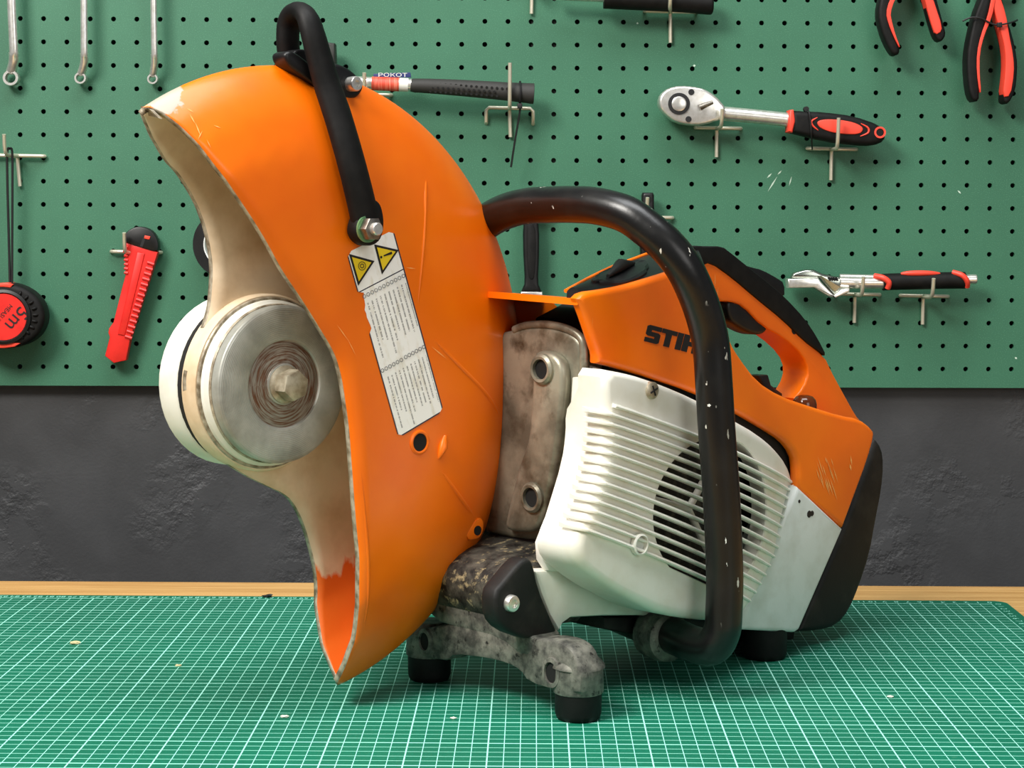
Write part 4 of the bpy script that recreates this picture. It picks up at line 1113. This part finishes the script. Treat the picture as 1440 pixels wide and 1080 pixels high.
ribbon(t, 'handle_inlay', [(1290,-50),(1301,-22),(1306.5,0),(1311,16),(1316,31)], [(1298,-50),(1313,-22),(1320,0),(1324,12),(1326,25)], .018, .0352, 'coral', .001)
t.prism('jaws', [(1262,-58),(1302,-60),(1300,-80),(1291,-120),(1283,-135),(1275,-120),(1266,-80)], .016, .030, 'chrome', .002); t.disc('pivot', 1282, -70, [(.008, .028), (.008, .033), (.005, .034)], 'steel', 24)
hook(1282, -52, 1255, 1315, (0, -30), (1282, -72), 'wire hook carrying the unbound pliers', .044)
t = Tool('combination_pliers', 1398, -40, 'pliers with red and black handles bound with a cable tie', 'pliers', 'pliers hanging by their jaws')
ribbon(t, 'handle', [(1389,-40),(1377,-12),(1371,5),(1362,45),(1360,72),(1362.5,106),(1368,123)], [(1400,-38),(1394,-8),(1387,14),(1379,45),(1376,72),(1378,106),(1377.5,122)], .014, .038, 'black_rubber', .005)
ribbon(t, 'handle_inlay', [(1397,-30),(1390,4),(1380,30),(1374.5,54),(1374,82),(1378,110)], [(1402,-26),(1396,4),(1385,29),(1378.5,54),(1378,82),(1380,110)], .018, .0386, 'coral', .001)
ribbon(t, 'handle', [(1394,-40),(1400,0),(1409,24),(1415,50),(1415.5,78),(1411,116),(1412,124)], [(1408,-40),(1415,0),(1425,28),(1431.5,60),(1432,78),(1429,108),(1419,126)], .012, .036, 'black_rubber', .005)
ribbon(t, 'handle_inlay', [(1395,-30),(1400.5,0),(1408.5,24),(1414.5,50),(1415,78),(1410,116.5)], [(1406,-30),(1416,0),(1420,28),(1426,58),(1427,82),(1421.5,115)], .018, .0374, 'coral', .001)
t.prism('jaws', [(1385,-36),(1412,-36),(1414,-60),(1406,-100),(1398,-115),(1390,-100),(1383,-60)], .016, .030, 'chrome', .002); t.disc('pivot', 1398, -48, [(.008, .028), (.008, .033), (.005, .034)], 'steel', 24)
hook(1398, -28, 1372, 1432, (0, -10), (1398, -50), 'wire hook carrying the pliers bound with a cable tie', .044)
t2 = Tool('cable_tie', 1400, 14, 'black cable tie binding the handles of the pliers', 'cable tie')
t2.tube('tie_strap', [(1354,10,.0400), (1366,5,.0410), (1380,6,.0410), (1392,12,.0400), (1402,15,.0400), (1416,13,.0400), (1427,10,.036), (1431,8,.028)], .0010, 'ink', 6, 5); t2.prism('tie_head', [(1403,11.5),(1410,11),(1410,18),(1403,18)], .0385, .0425, 'ink', .0006)

# putty knives behind the handlebar
def putty(cx, label, hl):
    t = Tool('putty_knife', cx, 300, label, 'putty knife', 'putty knives hanging side by side')
    hp_ = [(-8.5,262),(-7,258),(7,258),(8.5,262),(8.5,275),(9.5,292),(11.5,320),(11,350),(9.5,378),(10,390),(14.5,400),(-14.5,400),(-10,390),(-9.5,378),(-11,350),(-11.5,320),(-9.5,292),(-8.5,275)]
    t.prism('handle', [(cx+x, y) for x, y in hp_], .010, .026, 'black_plastic', .003)
    t.prism('thumb_panel', smooth_poly([(cx-5.5,305),(cx+5.5,305),(cx+6.5,340),(cx+4.5,378),(cx,384),(cx-4.5,378),(cx-6.5,340)], 1), .022, .0268, 'black_rubber', .0006)
    t.prism('ferrule', [(cx-15,400),(cx+15,400),(cx+15.5,410),(cx-15.5,410)], .012, .025, 'chrome', .001)
    t.prism('blade', [(cx-15,409),(cx+15,409),(cx+34,480),(cx+34,505),(cx-34,505),(cx-34,480)], .017, .0185, 'chrome')
    for s in (-11, 11): t.disc('rivet', cx+s, 409, [(.003, .024), (.0028, .0265), (.001, .027)], 'chrome', 14)
    t.disc('hang_hole', cx, 268, [(.0040, .020), (.0040, .0264)], 'hole', 18)
    hook(cx+1, 293, cx-24, cx+34, (0, 320), (cx-1, 265), hl, .034)
putty(743, 'black-handled putty knife hanging behind the top of the handlebar', 'wire hook through the putty knife above the handlebar top')
putty(908, 'black-handled putty knife hanging behind the bend of the handlebar', 'wire hook through the putty knife at the handlebar bend')

# tools cut off by the top edge of the picture
t = Tool('tool_grip', 950, -10, 'black tool grip lying on a hook above the ratchet', 'tool')
t.tube('grip', [(850,-16,.026), (900,-14,.026), (960,-11.5,.026), (990,-9,.026), (1000,-8.5,.026), (1004,-8.5,.026)], lambda f: .0118*(1 if f < .8 else math.sqrt(max(.06, 1-((f-.8)/.2)**2))), 'black_rubber', 18, 4)
t.tube('shaft', [(780,-19,.026), (852,-16,.026)], .005, 'chrome', 12, 3)
hook(943, 3, 907, 979, (0, 47), (944, -30), 'wire hook under the black tool grip at the board top', .044)
hook(749, -30, 716, 782, (-1, 9), (750, -60), 'wire hook whose leg points down above the hammer grip', .044)

# pale scuffs on the pegboard paint
def wq(x, y):
    u, v = wpx(x, y, .0003); return (u, -.0003, v)
scratches('paint_scuffs', [(1092,238,1098,232,1.0), (1078,262,1092,240,1.0), (1077,243,1084,236,1.2), (1108,254,1112,240,.8), (895,26,898,27,1.6), (974,86,978,85,1.8), (1424,492,1427,495,1.6), (1345,258,1350,263,1.2)], wq, simple('pale_scuff', lin(190, 214, 196), .6), PEG[0])
# crumbs on the mat
for k, (x, y, r, lab_) in enumerate(((105, 906, .0026, 'pale wood crumb beside a smear on the mat'), (251, 937, .0016, 'tiny brown crumb on a grid line of the mat'), (400, 1009, .0018, 'white crumb on the mat near the guard tip'), (376, 840, .0030, 'dark chip on the back edge of the mat'), (637, 1011, .0014, 'white speck on the mat before the front support'), (1252, 981, .0016, 'pale speck on the mat beside the saw'))):
    p = mat_point(x, y, 0); bm = bmesh.new(); bmesh.ops.create_icosphere(bm, subdivisions=2, radius=r)
    for v in bm.verts: v.co = Vector((v.co.x*1.5, v.co.y*.9, (v.co.z+r*.9)*.45))*(1+.25*math.sin(v.co.x*3000+k)*math.cos(v.co.z*2500))
    zmin = min(v.co.z for v in bm.verts)
    for v in bm.verts: v.co.z -= zmin
    o = from_bm('crumb', bm, 'ink' if k == 3 else simple('crumb_%d' % k, lin(214, 196, 150) if k in (0, 1) else lin(226, 226, 210), .7), None, 50)
    o.location = p; tag(o, lab_, 'crumb')
